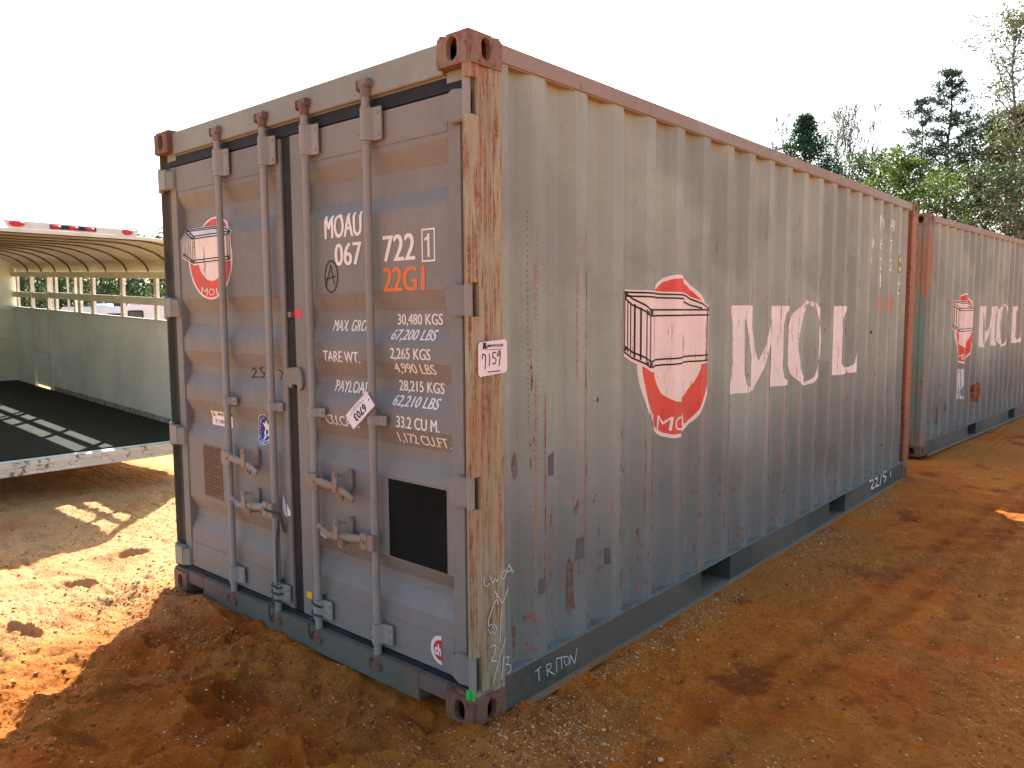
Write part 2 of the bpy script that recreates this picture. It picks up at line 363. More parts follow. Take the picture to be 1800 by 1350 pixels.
p = [rect(15000, -5.5, 2.6, -1.9, 6.4), rect(2500, -1.6, 1.6, -1.6, .6), cloud(2200, .30, .12, .18, .3), cloud(1200, -2.2, -.3, .35, .18), cloud(500, -1.9, -.35, .3, .15), rect(1500, -4.6, -2.2, -1.2, 1.2), cloud(400, .6, -.3, .35, .25)]
yy = .3+5.7*rs.rand(6000); cl = vnoise(yy*2.2, yy*0+2.0, 44); keep = cl > -.12
p.append(np.stack([.03+.09*np.abs(rs.randn(6000))+.02, yy], 1)[keep])
for k in range(60):
    c0 = rect(1, -4.5, 2.3, -1.5, 5)[0]; p.append(cloud(60, c0[0], c0[1], .14, .10))
p = np.concatenate(p)
g0 = rect(60000, -5.5, 2.6, -1.9, 6.0); g0 = g0[rs.rand(len(g0)) < .55*gravelly(g0[:, 0], g0[:, 1])]; p = np.concatenate([p, g0])
ok = ~((p[:, 0] < .0) & (p[:, 0] > -2.45) & (p[:, 1] > -.005)); p = p[ok]
sz = .0024+.0034*rs.rand(len(p))**2+.0085*(rs.rand(len(p)) > .965)*rs.rand(len(p))**1.5
def stonemat(name, cols, seed):
    t = NT(name); g = t.n('ShaderNodeNewGeometry'); r = g.outputs['Random Per Island']
    c = t.mix(t.ramp(r, .2, .5), cols[0], cols[1]); c = t.mix(t.ramp(r, .6, .95), c, cols[2])
    c = t.mix(t.ramp(t.noise(220, 3), .4, .7, 0, .4), c, cols[0]); return t.out(c, .85, spec=.2)
scatter('gravel', p, sz, stonemat('pale_gravel', ((.30, .13, .035), (.42, .23, .085), (.66, .47, .25)), 1), 3, kind='stuff')
p2 = np.concatenate([rect(5200, -4.5, 2.4, -1.9, 4), rect(2200, -1.8, .8, -1.7, .1), cloud(500, .25, -.05, .2, .15), cloud(500, -2.3, -.15, .28, .14)])
ok = ~((p2[:, 0] < .0) & (p2[:, 0] > -2.45) & (p2[:, 1] > -.02)); p2 = p2[ok]
scatter('clay_crumbs', p2, .0025+.009*rs.rand(len(p2))**4, stonemat('clay_crumb', ((.22, .06, .012), (.32, .11, .024), (.40, .18, .05)), 2), 4, .7, .1, kind='stuff')
# ------------------------------------------------------------------ container geometry (6.058 x 2.438 x 2.591 m)
CL, CB, CH = 6.058, 2.438, 2.591
PX0, PX1 = -.012, -.048
SIDE = [(.183, PX0), (.225, PX0), (.258, PX1), (.300, PX1), (.366, PX0)]
for k in range(20):
    b = .2845*k; SIDE += [(.444+b, PX0), (.512+b, PX1), (.583+b, PX1), (.651+b, PX0)]
SIDE = [s for s in SIDE if s[0] < 5.82] + [(5.86, PX1), (5.885, PX1)]
def dent(y, z):
    k = min(1, max(0, (.92-z)/.2))*min(1, max(0, (z-.163)/.12))
    if k <= 0: return 0.0
    d = .0035*math.sin(y*2.3+1)*math.sin(z*7+y*1.7)+.0025*math.sin(y*5.1+z*9)
    for cy, cz, sy, sz, a in ((.62, .42, .14, .14, -.010), (1.55, .55, .2, .16, .009), (2.35, .5, .18, .2, -.014), (3.1, .62, .2, .15, .010), (3.75, .40, .25, .13, -.016), (4.6, .55, .2, .18, -.012), (5.2, .5, .15, .2, .010)):
        d += a*math.exp(-((y-cy)/sy)**2-((z-cz)/sz)**2)
    return d*k
def side_x(y):
    for (a, xa), (b, xb) in zip(SIDE, SIDE[1:]):
        if a <= y <= b: return xa+(xb-xa)*(y-a)/(b-a)
    return PX0
YD0, YD1 = .055, .092
TR = [(2.24, 2.16, 2.07, 2.00), (1.68, 1.60, 1.54, 1.46), (1.39, 1.31, 1.27, 1.19), (1.12, 1.04, .99, .91), (.56, .49, .45, .37)]
DOORP = [(2.40, YD0)]
for a, b, c, d in TR: DOORP += [(a, YD0), (b, YD1), (c, YD1), (d, YD0)]
DOORP += [(.15, YD0)]
def door_y(z):
    for (a, ya), (b, yb) in zip(DOORP, DOORP[1:]):
        if b <= z <= a: return ya+(yb-ya)*(a-z)/(a-b)
    return YD0
FRAMEX = [(-.158, -.09), (-1.19, -1.095), (-1.306, -1.262), (-2.36, -2.291)]
def surf_door(x, z):
    for a, b in FRAMEX:
        if a <= x <= b: return YD0-.007
    return door_y(z)

def solid_from_bm(bm, name, mat, parent, **props):
    me = bpy.data.meshes.new(name); bm.to_mesh(me); bm.free(); return link(name, me, mat, parent, **props)
def conform(me, plane, lift, name, mat, parent, **props):
    """flat outline mesh (a, b, 0) laid as paint on the folded steel: cut at every fold, then placed on the surface"""
    bm = bmesh.new(); bm.from_mesh(me); bpy.data.meshes.remove(me)
    a0 = min(v.co.x for v in bm.verts); a1 = max(v.co.x for v in bm.verts); b0 = min(v.co.y for v in bm.verts); b1 = max(v.co.y for v in bm.verts)
    if plane == 'side': cuts = [((y, 0, 0), (1, 0, 0)) for y, _ in SIDE if a0 < y < a1]
    elif plane == 'door': cuts = [((0, z, 0), (0, 1, 0)) for z, _ in DOORP if b0 < z < b1] + [((x, 0, 0), (1, 0, 0)) for ab in FRAMEX for x in ab if a0 < x < a1]
    else: cuts = []
    for co, no in cuts: bmesh.ops.bisect_plane(bm, geom=bm.verts[:]+bm.edges[:]+bm.faces[:], dist=1e-6, plane_co=co, plane_no=no)
    for v in bm.verts:
        a, b, ex = v.co.x, v.co.y, v.co.z
        if plane == 'side': v.co = (side_x(a)+dent(a, b)+lift+ex, a, b)
        elif plane == 'door': v.co = (a, surf_door(a, b)-lift-ex, b)
        elif plane[0] == 'x': v.co = (plane[1]+lift, a, b)
        else: v.co = (a, plane[1]-lift, b)
    return solid_from_bm(bm, name, mat, parent, **props)
def text_mesh(s, bold=0.0, shear=0.0, spacing=1.0):
    cu = bpy.data.curves.new('t', 'FONT'); cu.body = s; cu.size = 1; cu.offset = bold; cu.shear = shear; cu.space_character = spacing; cu.resolution_u = 3
    ob = bpy.data.objects.new('t', cu); COL.objects.link(ob); dg = bpy.context.evaluated_depsgraph_get()
    me = bpy.data.meshes.new_from_object(ob.evaluated_get(dg)); bpy.data.objects.remove(ob); bpy.data.curves.remove(cu); return me
def fit(me, x0, x1, z0, z1, skew=0, keep=False, rot=None):
    v = np.empty(len(me.vertices)*3, np.float32); me.vertices.foreach_get('co', v); v = v.reshape(-1, 3)
    mn = v.min(0); mx = v.max(0)
    v[:, 0] = x0+(v[:, 0]-mn[0])/(mx[0]-mn[0])*(x1-x0); v[:, 1] = z0+(v[:, 1]-mn[1])/(mx[1]-mn[1])*(z1-z0)
    v[:, 0] += skew*(v[:, 1]-z0); v[:, 2] = 0
    me.vertices.foreach_set('co', v.ravel()); me.update(); return me
def bolder(me, dx, k=2):
    bm = bmesh.new(); bm.from_mesh(me); g0 = bm.verts[:]+bm.edges[:]+bm.faces[:]
    for i in range(1, k+1):
        r = bmesh.ops.duplicate(bm, geom=g0)
        for v in r['geom']:
            if isinstance(v, bmesh.types.BMVert): v.co.x += dx*i; v.co.z += .0002*i
    bm.to_mesh(me); bm.free(); return me
def poly_mesh(loops):
    """filled outline; the first loop is the outside, the rest are holes"""
    bm = bmesh.new(); es = []
    for lp in loops:
        vs = [bm.verts.new((a, b, 0)) for a, b in lp]; es += [bm.edges.new((vs[i], vs[(i+1) % len(vs)])) for i in range(len(vs))]
    bmesh.ops.triangle_fill(bm, edges=es, use_beauty=True, use_dissolve=False)
    me = bpy.data.meshes.new('p'); bm.to_mesh(me); bm.free(); return me
def stroke_mesh(strokes, w):
    bm = bmesh.new()
    for st in strokes:
        for k in range(len(st)-1):
            a = Vector(st[k]); b = Vector(st[k+1]); d = b-a
            if d.length < 1e-6: continue
            d.normalize(); n = Vector((-d.y, d.x))*w/2; e = d*w*.35; lo = .00012*(k % 3)
            bm.faces.new([bm.verts.new((*p, 0)) for p in (a-e-n, b+e-n, b+e+n, a-e+n)])
    me = bpy.data.meshes.new('s'); bm.to_mesh(me); bm.free(); return me
def ell(cx, cy, rx, ry, n=28, a0=0, a1=360, closed=True):
    m = n if closed else n+1
    return [(cx+rx*math.cos(R(a0+(a1-a0)*i/n)), cy+ry*math.sin(R(a0+(a1-a0)*i/n))) for i in range(m)]

CHALK_POST = [[(0.058,0.592),(0.058,0.563),(0.069,0.551),(0.088,0.558)],[(0.09,0.588),(0.099,0.568),(0.109,0.552),(0.119,0.576),(0.128,0.553),(0.141,0.573)],[(0.181,0.587),(0.156,0.583),(0.151,0.567),(0.165,0.555),(0.18,0.56)],[(0.175,0.561),(0.201,0.605),(0.226,0.566)],[(0.186,0.578),(0.221,0.576)],[(0.116,0.52),(0.145,0.485),(0.159,0.457),(0.18,0.482),(0.195,0.511)],[(0.135,0.494),(0.106,0.463),(0.081,0.417),(0.081,0.383)],[(0.128,0.497),(0.133,0.465)],[(0.081,0.376),(0.08,0.385),(0.085,0.392),(0.093,0.395),(0.104,0.393),(0.115,0.387),(0.123,0.378),(0.126,0.368),(0.123,0.36),(0.116,0.355),(0.105,0.355),(0.094,0.36),(0.085,0.369)],[(0.114,0.369),(0.111,0.364),(0.105,0.364),(0.098,0.369),(0.095,0.375),(0.098,0.38),(0.105,0.38),(0.112,0.376),(0.114,0.369)],[(0.156,0.434),(0.149,0.389),(0.145,0.302)],[(0.092,0.306),(0.109,0.31),(0.123,0.295),(0.108,0.266),(0.092,0.249),(0.127,0.239)],[(0.178,0.308),(0.137,0.236),(0.102,0.15)],[(0.167,0.239),(0.153,0.154)],[(0.177,0.232),(0.197,0.234),(0.192,0.21),(0.177,0.205),(0.207,0.194),(0.21,0.172),(0.186,0.163)]]
CHALK_RAIL = [[(0.362,0.108),(0.399,0.116)],[(0.383,0.113),(0.388,0.06)],[(0.436,0.111),(0.445,0.059)],[(0.436,0.111),(0.467,0.106),(0.466,0.085),(0.442,0.085),(0.491,0.049)],[(0.503,0.105),(0.508,0.054)],[(0.505,0.113),(0.57,0.102)],[(0.538,0.106),(0.544,0.056)],[(0.595,0.073),(0.593,0.063),(0.586,0.058),(0.577,0.059),(0.569,0.065),(0.562,0.074),(0.56,0.085),(0.562,0.094),(0.568,0.099),(0.577,0.099),(0.586,0.093),(0.593,0.084),(0.595,0.073)],[(0.602,0.052),(0.602,0.098),(0.637,0.044),(0.653,0.108)]]
PAINT_RAIL = [[(4.86,0.144),(4.939,0.153),(4.967,0.112),(4.881,0.075),(4.985,0.071)],[(5.009,0.141),(5.087,0.142),(5.069,0.103),(5.017,0.072),(5.12,0.068)],[(5.194,0.153),(5.158,0.062)],[(5.354,0.155),(5.251,0.161),(5.246,0.126),(5.346,0.105),(5.292,0.07)],[(5.477,0.132),(5.484,0.087)]]
MARK_25 = [[(-1.648,1.306),(-1.619,1.319),(-1.611,1.299),(-1.65,1.268),(-1.599,1.273)],[(-1.532,1.326),(-1.568,1.318),(-1.563,1.301),(-1.534,1.292),(-1.542,1.276),(-1.581,1.272)],[(-1.503,1.291),(-1.467,1.296)],[(-1.396,1.317),(-1.371,1.302),(-1.388,1.273)]]
MARK_A = [[(-0.859,1.751),(-0.863,1.728),(-0.872,1.707),(-0.884,1.692),(-0.9,1.684),(-0.916,1.685),(-0.931,1.693),(-0.942,1.709),(-0.95,1.73),(-0.951,1.754),(-0.947,1.778),(-0.938,1.799),(-0.925,1.814),(-0.91,1.821),(-0.894,1.82),(-0.879,1.811),(-0.868,1.796),(-0.861,1.775),(-0.859,1.751)],[(-0.945,1.711),(-0.907,1.801),(-0.885,1.719)],[(-0.944,1.742),(-0.876,1.754)]]


def casting(name, x, y, z, sx, sy, sz, parent, mat):
    """corner block at outer corner (x,y,z); sx, sy, sz point inwards"""
    bm = bmesh.new(); LX, LY, LZ = .162, .178, .118
    def stadium(cx, cz, w, h):
        r = w/2; n = 8
        return [(cx+r*math.cos(math.pi*i/n), cz+(h/2-r)+r*math.sin(math.pi*i/n)) for i in range(n+1)]+[(cx-r*math.cos(math.pi*i/n), cz-(h/2-r)-r*math.sin(math.pi*i/n)) for i in range(n+1)]
    def face(w, h, hole, tr, tri):
        outer = [(0, 0), (w, 0), (w, h), (0, h)]
        vo = [bm.verts.new(tr(a, b, 0)) for a, b in outer]; es = [bm.edges.new((vo[i], vo[(i+1) % 4])) for i in range(4)]
        if hole:
            vi = [bm.verts.new(tr(a, b, 0)) for a, b in hole]; es += [bm.edges.new((vi[i], vi[(i+1) % len(vi)])) for i in range(len(vi))]
            vj = [bm.verts.new(tr(a, b, .024)) for a, b in hole]
            for i in range(len(vi)):
                j = (i+1) % len(vi); bm.faces.new((vi[i], vi[j], vj[j], vj[i]))
        bmesh.ops.triangle_fill(bm, edges=es, use_beauty=True)
    P = lambda a, b, c: (x+sx*a, y+sy*b, z+sz*c)
    face(LX, LZ, stadium(.085, .060, .056, .084), lambda a, b, d: P(a, d, b), 0)            # end face
    face(LY, LZ, stadium(.092, .058, .050, .080), lambda a, b, d: P(d, a, b), 0)            # side face
    face(LX, LY, stadium(.085, .09, .06, .11), lambda a, b, d: P(a, b, d), 0)               # top / bottom
    face(LX, LZ, None, lambda a, b, d: P(a, LY-d, b), 0); face(LY, LZ, None, lambda a, b, d: P(LX-d, a, b), 0); face(LX, LY, None, lambda a, b, d: P(a, b, LZ-d), 0)
    bmesh.ops.remove_doubles(bm, verts=bm.verts, dist=1e-5)
    bmesh.ops.recalc_face_normals(bm, faces=bm.faces)
    ed = [e for e in bm.edges if len(e.link_faces) == 2 and e.calc_face_angle(0) > 1.2 and all(min(abs(v.co.x-x), abs(v.co.x-x-sx*LX)) < 1e-4 or 1 for v in e.verts) and
          (sum(abs(e.verts[0].co[i]-(x, y, z)[i]) < 1e-4 and abs(e.verts[1].co[i]-(x, y, z)[i]) < 1e-4 for i in range(3)) == 2)]
    if ed: bmesh.ops.bevel(bm, geom=ed, offset=.012, segments=3, affect='EDGES')
    return solid_from_bm(bm, name, mat, parent)

m_foot = paint('dusty_rail_foot', (.20, .17, .115), rust=.4, streak=(8, 8, 8), speck=.6, alt=(.26, .14, .06), altamt=.8, seed=31)
def build_container(root, front_doors=True):
    # ---- corner blocks
    for x, sx in ((0, -1), (-CB, 1)):
        for y, sy in ((0, 1), (CL, -1)):
            for z, sz in ((0, 1), (CH, -1)): casting('corner_casting', x, y, z, sx, sy, sz, root, m_cast)
    # ---- corner posts
    prof = [(-.06, .060), (-.046, .012), (-.036, .004), (-.020, .002), (-.010, .008), (-.006, .018), (-.006, .058), (-.013, .064), (-.013, .108), (-.006, .115), (-.005, .178), (-.010, .1835), (-.06, .1835), (-.06, .062)]
    slots = [(2.295, 2.425), (1.575, 1.70), (.855, .98), (.145, .285)]
    def post(px, py, mat, mirror):
        m = MB(); pr = [((px+(a if not mirror else -CB-a-0)) if mirror else a, b) for a, b in prof]
        m.prism(pr, 'z', .116, CH-.116); return m.build('corner_post', mat, root)
    # near right post: upper body with slots cut for the hinges
    m = MB(); zs = [.116]+[z for s in slots for z in s[::-1]][::-1]
    edges = sorted([.116, CH-.116]+[z for s in slots for z in s])
    for a, b in zip(edges, edges[1:]):
        insl = any(abs(a-s[0]) < 1e-6 and abs(b-s[1]) < 1e-6 for s in slots)
        if not insl: m.prism(prof, 'z', a, b)
        else: m.prism([(-.06, .1835), (-.06, .062), (-.020, .050), (-.008, .050), (-.006, .058), (-.013, .064), (-.013, .108), (-.006, .115), (-.005, .178), (-.010, .1835)][::-1], 'z', a, b)
    m.build('corner_post', m_post, root)
    for a, b in slots:          # hinge pin and dark slot behind it
        h = MB().tube([(-.034, .022, a-.012), (-.034, .022, b+.012)], .0155, 14); h.build('hinge_pin', m_rod, root, smooth=True)
    MB().prism([(-CB-a, b) for a, b in [(-.085, .19), (-.085, .075), (-.02, .06), (-.012, .03), (-.004, .03), (-.004, .19)]], 'z', .116, CH-.116).build('corner_post', m_brail if front_doors else m_post, root)
    for s, xx in ((1, 0), (-1, -CB)):
        pr = [(xx-s*.01, CL-.175), (xx-s*.003, CL-.165), (xx-s*.003, CL-.008), (xx-s*.012, CL-.001), (xx-s*.09, CL-.001), (xx-s*.09, CL-.175)]
        MB().prism(pr, 'z', .116, CH-.116).build('corner_post', m_postr, root)
    # ---- side rails
    for s, xx in ((1, 0), (-1, -CB)):
        f = lambda a: xx-s*a
        MB().box(min(f(.006), f(.066)), max(f(.006), f(.066)), .176, CL-.176, 2.505, 2.577).build('top_rail', m_rail, root, bevel=.006)
        m = MB()
        px = [(.176, 1.821), (2.187, 3.873), (4.235, CL-.176)]
        for a, b in px: m.box(min(f(.004), f(.012)), max(f(.004), f(.012)), a, b, .016, .155)
        for a, b in px: m.box(min(f(.004), f(.055)), max(f(.004), f(.055)), a, b, .010, .016)
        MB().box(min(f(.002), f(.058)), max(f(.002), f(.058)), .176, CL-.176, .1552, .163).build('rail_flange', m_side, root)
        MB().box(min(f(-.016), f(.30)), max(f(-.016), f(.30)), .23, CL-.18, -.012, .0095).build('rail_foot', m_foot, root)
        for a, b in ((1.821, 2.187), (3.873, 4.235)):
            m.box(min(f(.006), f(.30)), max(f(.006), f(.30)), a-.006, a-.0005, .016, .1545); m.box(min(f(.006), f(.30)), max(f(.006), f(.30)), b+.0005, b+.006, .016, .1545)
        m.build('bottom_rail', m_brail, root)
        # corrugated side sheet
        v = []; fcs = []
        zz = [.163]+[.163+.05*i for i in range(1, 16)]+[.95, 1.6, 2.505]
        for y, x in SIDE:
            for z in zz: v.append((x+dent(y, z) if s > 0 else -CB-x, y, z))
        n = len(zz)
        for i in range(len(SIDE)-1):
            for k in range(n-1): fcs.append((i*n+k, (i+1)*n+k, (i+1)*n+k+1, i*n+k+1))
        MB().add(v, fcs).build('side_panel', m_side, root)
    # ---- roof with shallow cross corrugations, floor, cross members
    v = []; fcs = []; k = 0; ys = np.arange(.176, CL-.17, .0523)
    for i, y in enumerate(ys): z = 2.572-(.018 if (i % 4) in (1, 2) else 0); v += [(-.06, y, z), (-CB+.06, y, z)]
    for i in range(len(ys)-1): fcs.append((2*i, 2*i+1, 2*i+3, 2*i+2))
    MB().add(v, fcs).build('roof', m_head, root)
    MB().box(-CB+.06, -.06, .1, CL-.06, .166, .19).build('floor', m_deck, root)
    m = MB()
    for y in np.arange(.35, CL-.3, .3):
        if not (1.80 < y < 2.20 or 3.85 < y < 4.26): m.box(-CB+.06, -.06, y, y+.045, .05, .165)
    m.build('cross_members', m_brail, root)
    # ---- front header and sill
    m = MB(); m.prism([(.030, 2.462), (.030, 2.577), (.11, 2.577), (.11, 2.43), (.052, 2.43), (.052, 2.462)], 'x', -CB+.162, -.162)
    m.box(-.162, -.06, .048, .11, 2.43, 2.475); m.box(-CB+.06, -CB+.162, .048, .11, 2.43, 2.475)
    m.build('door_header', m_head, root, bevel=.003)
    m = MB(); m.box(-CB+.33, -.33, .012, .09, .012, .132); m.box(-.33, -.162, .012, .09, .064, .132); m.box(-CB+.162, -CB+.33, .012, .09, .064, .132)
    m.box(-.162, -.005, .010, .09, .1185, .132); m.box(-CB+.005, -CB+.162, .010, .09, .1185, .132)
    m.build('door_sill', m_sill, root, bevel=.003)
    # ---- rear end
    MB().box(-CB+.16, -.16, CL-.07, CL-.01, 2.48, 2.575).build('rear_header', m_postr, root); MB().box(-CB+.16, -.16, CL-.07, CL-.01, .012, .15).build('rear_sill', m_postr, root)
    v = []; fcs = []; xs = np.arange(-CB+.09, -.085, .0603)
    for i, x in enumerate(xs): y = CL-.02-(.035 if (i % 4) in (1, 2) else 0); v += [(x, y, .15), (x, y, 2.48)]
    for i in range(len(xs)-1): fcs.append((2*i, 2*i+2, 2*i+3, 2*i+1))
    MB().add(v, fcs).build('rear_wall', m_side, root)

def build_doors(root):
    # gaskets
    g = MB(); g.box(-CB+.075, -.05, .050, .100, 2.405, 2.455); g.box(-CB+.075, -.05, .040, .100, .1325, .152)
    g.box(-1.264, -1.188, .058, .10, .152, 2.405); g.box(-CB+.070, -2.362, .062, .10, .152, 2.405); g.box(-.088, -.062, .062, .10, .152, 2.405)
    g.build('door_gasket', m_gasket, root)
    doors = []
    for lo, hi, f1, f2 in ((-1.188, -.09, (-1.188, -1.095), (-.158, -.09)), (-2.36, -1.264, (-2.36, -2.291), (-1.306, -1.264))):
        v = []; fcs = []; yb = .105
        nx = 5; xs = [f1[1]+(f2[0]-f1[1])*i/(nx-1) for i in range(nx)]
        for z, y in DOORP:
            for x in xs: v.append((x, y, z))
        for i in range(len(DOORP)-1):
            for k in range(nx-1): fcs.append((i*nx+k, (i+1)*nx+k, (i+1)*nx+k+1, i*nx+k+1))
        d = MB().add(v, fcs).build('door', m_door, root)
        doors.append(d)
        m = MB(); m.box(f1[0], f1[1], YD0-.007, yb, .152, 2.40); m.box(f2[0], f2[1], YD0-.007, yb, .152, 2.40)
        m.box(f1[1], f2[0], YD0-.004, YD0+.02, 2.262, 2.40); m.box(f1[1], f2[0], YD0-.004, YD0+.02, .152, .30)
        m.build('door_frame', m_door, d, bevel=.003)
    dr, dl = doors
    # hinge blades
    for z in (2.342, 1.64, .918, .215):
        m = MB(); m.prism([(z-.06, -.042), (z+.05, -.042), (z+.058, -.11), (z+.03, -.165), (z-.045, -.150), (z-.066, -.11)], 'y', .022, .046)
        m2 = MB(); m2.add([(b, y, a) for (a, y, b) in m.v], m.f)
        m2.build('hinge', m_door, dr, bevel=.004)
        m = MB(); m.box(-CB+.012, -2.335, .010, .050, z-.062, z+.045); m.prism([(-2.335, .010), (-2.335, .050), (-2.30, .050), (-2.30, .040)], 'z', z-.062, z+.035)
        m.tube([(-CB+.012, .03, z-.075), (-CB+.012, .03, z+.058)], .0165, 12)
        m.build('hinge', m_head, dl, bevel=.004)
    # locking rods with guides, cams and levers
    rods = [(-.598, dr, .623, -1), (-1.025, dr, .835, 1), (-1.362, dl, .640, -1), (-1.782, dl, .852, 1)]
    for i, (x, d, hz, dirn) in enumerate(rods):
        r = MB().tube([(x, .020, .115), (x, .020, 2.475)], .0172, 18).build('lock_rod', m_rod, root, smooth=True)
        for z0, z1, w in ((2.285, 2.415, .080), (.183, .268, .085), (1.125, 1.165, .072)):
            m = MB(); m.tube([(x, .020, z0), (x, .020, z1)], .0245, 18)
            m.prism([(x-.005, -.0035), (x+.014, -.0005), (x+.026, .014), (x+.034, .027), (x+w, .031), (x+w, .039), (x+.03, .037), (x+.018, .024), (x, .026)], 'z', z0, z1)
            m.tube([(x, .020, z0-.012), (x, .020, z0)], .0205, 18); m.tube([(x, .020, z1), (x, .020, z1+.012)], .0205, 18)
            zs = (z0+.022, z1-.022) if z1-z0 > .06 else ((z0+z1)/2,)
            for zz in zs: m.disc((x+w-.018, .0315, zz), (0, -1, 0), .0085, .006, 12)
            m.build('rod_guide', m_rod, r, bevel=.0015, smooth=True)
            for zz in zs: MB().disc((x-.014, .0012, zz), (0, -1, 0), .0045, .002, 8).build('rivet_hole', m_dark, r)
        for z, s in ((2.485, 1), (.105, -1)):
            m = MB(); m.tube([(x, .020, z-.03*s), (x, .020, z+.012*s)], [.020, .024], 14)
            m.add(*_cam(x, z+.020*s, s)); m.box(x-.036, x-.026, -.004, .030, z-.004 if s > 0 else z-.040, z+.040 if s > 0 else z+.004)
            m.box(x+.020, x+.036, .000, .030, z+.008 if s > 0 else z-.034, z+.036 if s > 0 else z-.010)
            m.build('rod_cam', m_cam, r, bevel=.004)
        # lever
        s = dirn
        m = MB(); m.box(x-.023, x+.023, -.014, .012, hz-.034, hz+.034)
        m.box(*sorted((x+s*.018, x+s*.062)), -.016, .008, hz-.036, hz+.036)
        m.disc((x+s*.040, -.016, hz), (0, -1, 0), .009, .006, 12)
        m.build('handle_hub', m_lever, r, bevel=.004)
        m = MB(); pts = [(x+s*.055, -.005, hz+.004), (x+s*.13, -.006, hz-.003), (x+s*.20, -.010, hz-.004), (x+s*.27, -.018, hz-.012), (x+s*.345, -.026, hz-.028*(1 if s > 0 else -.6))]
        m.tube(pts, [.015, .0155, .013, .0135, .010], 10)
        v = [(a, b, hz+(c-hz)*1.25-.0) for a, b, c in m.v]
        MB().add(v, m.f).build('handle', m_lever, r, smooth=True)
        cx = x+s*.215
        m = MB(); m.add(*_plate([(cx-.015, hz-.02), (cx+.015, hz-.02)]+ell(cx+.002, hz+.052, .0165, .020, 10, 0, 180, False), -.030, -.020))
        m.add(*_plate([(cx+.010, hz-.01), (cx+.036, hz-.01)]+ell(cx+.022, hz+.050, .0165, .024, 10, 0, 180, False), .036, .046)); m.tube([(cx+.002, -.020, hz+.055), (cx+.016, .018, hz+.052)], .008, 8)
        m.add(*_plate(ell(cx+.004, hz-.042, .0185, .023, 16), -.006, .004)); m.box(cx-.010, cx+.018, -.003, .046, hz-.050, hz-.024)
        m.disc((cx+.002, -.030, hz+.054), (0, -1, 0), .0085, .006, 10)
        m.build('handle_catch', m_lever, r, smooth=True)
        MB().disc((cx+.004, -.0062, hz-.045), (0, -1, 0), .008, .002, 10).build('rust_bolt', m_cast, r)
    # lock box over the door gap
    m = MB(); m.add(*_plate([(-1.245, 1.335), (-1.15, 1.345), (-1.125, 1.325), (-1.12, 1.255), (-1.14, 1.235), (-1.16, 1.235), (-1.165, 1.26), (-1.20, 1.262), (-1.215, 1.24), (-1.245, 1.25)], .032, .050))
    m.build('lock_cover', m_door, dr, bevel=.003)
    MB().box(-1.225, -1.20, .035, .06, 1.575, 1.60).build('lock_pin', m_cast, dr)
    # ---- markings
    T = [('MOAU', -0.946, 1.917, -0.683, 2.019, 0), ('067', -0.877, 1.797, -0.687, 1.893, 0), ('722', -0.55, 1.799, -0.353, 1.905, 0), 
         ('30,480 KGS', -0.51, 1.536, -0.24, 1.587, 0), ('67,200 LBS', -0.53, 1.475, -0.262, 1.524, .2), ('2,265 KGS', -0.518, 1.397, -0.275, 1.449, 0), ('4,990 LBS', -0.505, 1.340, -0.258, 1.388, .0),
         ('28,215 KGS', -0.507, 1.263, -0.236, 1.315, 0), ('62,210 LBS', -0.527, 1.203, -0.252, 1.253, .2), ('33.2 CU M.', -0.487, 1.121, -0.23, 1.170, 0), ('1,172 CU.FT.', -0.499, 1.050, -0.190, 1.100, 0),
         ('MAX. GROSS', -0.942, 1.513, -0.662, 1.563, .1), ('TARE WT.', -0.982, 1.376, -0.72, 1.425, 0), ('PAYLOAD', -0.937, 1.242, -0.69, 1.293, 0), ('CU.CAP.', -0.979, 1.091, -0.747, 1.138, 0)]
    for s, a, b, c, e, sk in T:
        big = s in ('MOAU', '067', '722', '1')
        conform(bolder(fit(text_mesh(s), a, c-(.008 if big else .003), b, e, sk), .004 if big else .0017), 'door', .0015, 'lettering', m_white, dr)
    conform(bolder(fit(text_mesh('22G1'), -.554, -.31, 1.678, 1.776), .005), 'door', .0015, 'lettering', m_orange, dr)
    conform(poly_mesh([[(-.316, 1.788), (-.240, 1.788), (-.240, 1.916), (-.316, 1.916)], [(-.309, 1.795), (-.247, 1.795), (-.247, 1.909), (-.309, 1.909)]]), 'door', .0015, 'lettering', m_white, dr)
    conform(poly_mesh([[(-.283, 1.806), (-.271, 1.806), (-.271, 1.897), (-.281, 1.897), (-.287, 1.885), (-.300, 1.879), (-.300, 1.869), (-.283, 1.874)]]), 'door', .0015, 'lettering', m_white, dr)
    conform(stroke_mesh(MARK_A, .007), 'door', .0022, 'scribble', m_ink2, dr)
    for q in MARK_25: conform(stroke_mesh([q], .008), 'door', .0022, 'scribble', m_ink2, dl)
    conform(poly_mesh([[(-.546, .566), (-.197, .562), (-.197, .897), (-.546, .899)]]), 'door', .0015, 'black_patch', m_blkpan, dr)
    # round red and white seal, its right half torn off
    half = lambda r: [(-.232, .238-math.sqrt(max(r*r-.0+.0-(.004)**2, 0)))]+[(-.236-r*math.cos(R(t)), .238+r*math.sin(R(t))) for t in range(-88, 89, 11)]+[(-.232, .238+r)]
    conform(poly_mesh([half(.060)]), ('y', YD0-.004), .0015, 'inspection_seal', m_label, dr)
    conform(poly_mesh([half(.043)]), ('y', YD0-.004), .0027, 'seal_print', m_seal, dr)
    conform(fit(text_mesh('ch', .05), -.272, -.234, .215, .262), ('y', YD0-.004), .0036, 'seal_lettering', m_label, dr)
    conform(poly_mesh([[(-1.186, 1.568), (-1.130, 1.570), (-1.130, 1.612), (-1.186, 1.612)]]), ('y', YD0-.007), .0015, 'red_sticker', m_pink, dr)
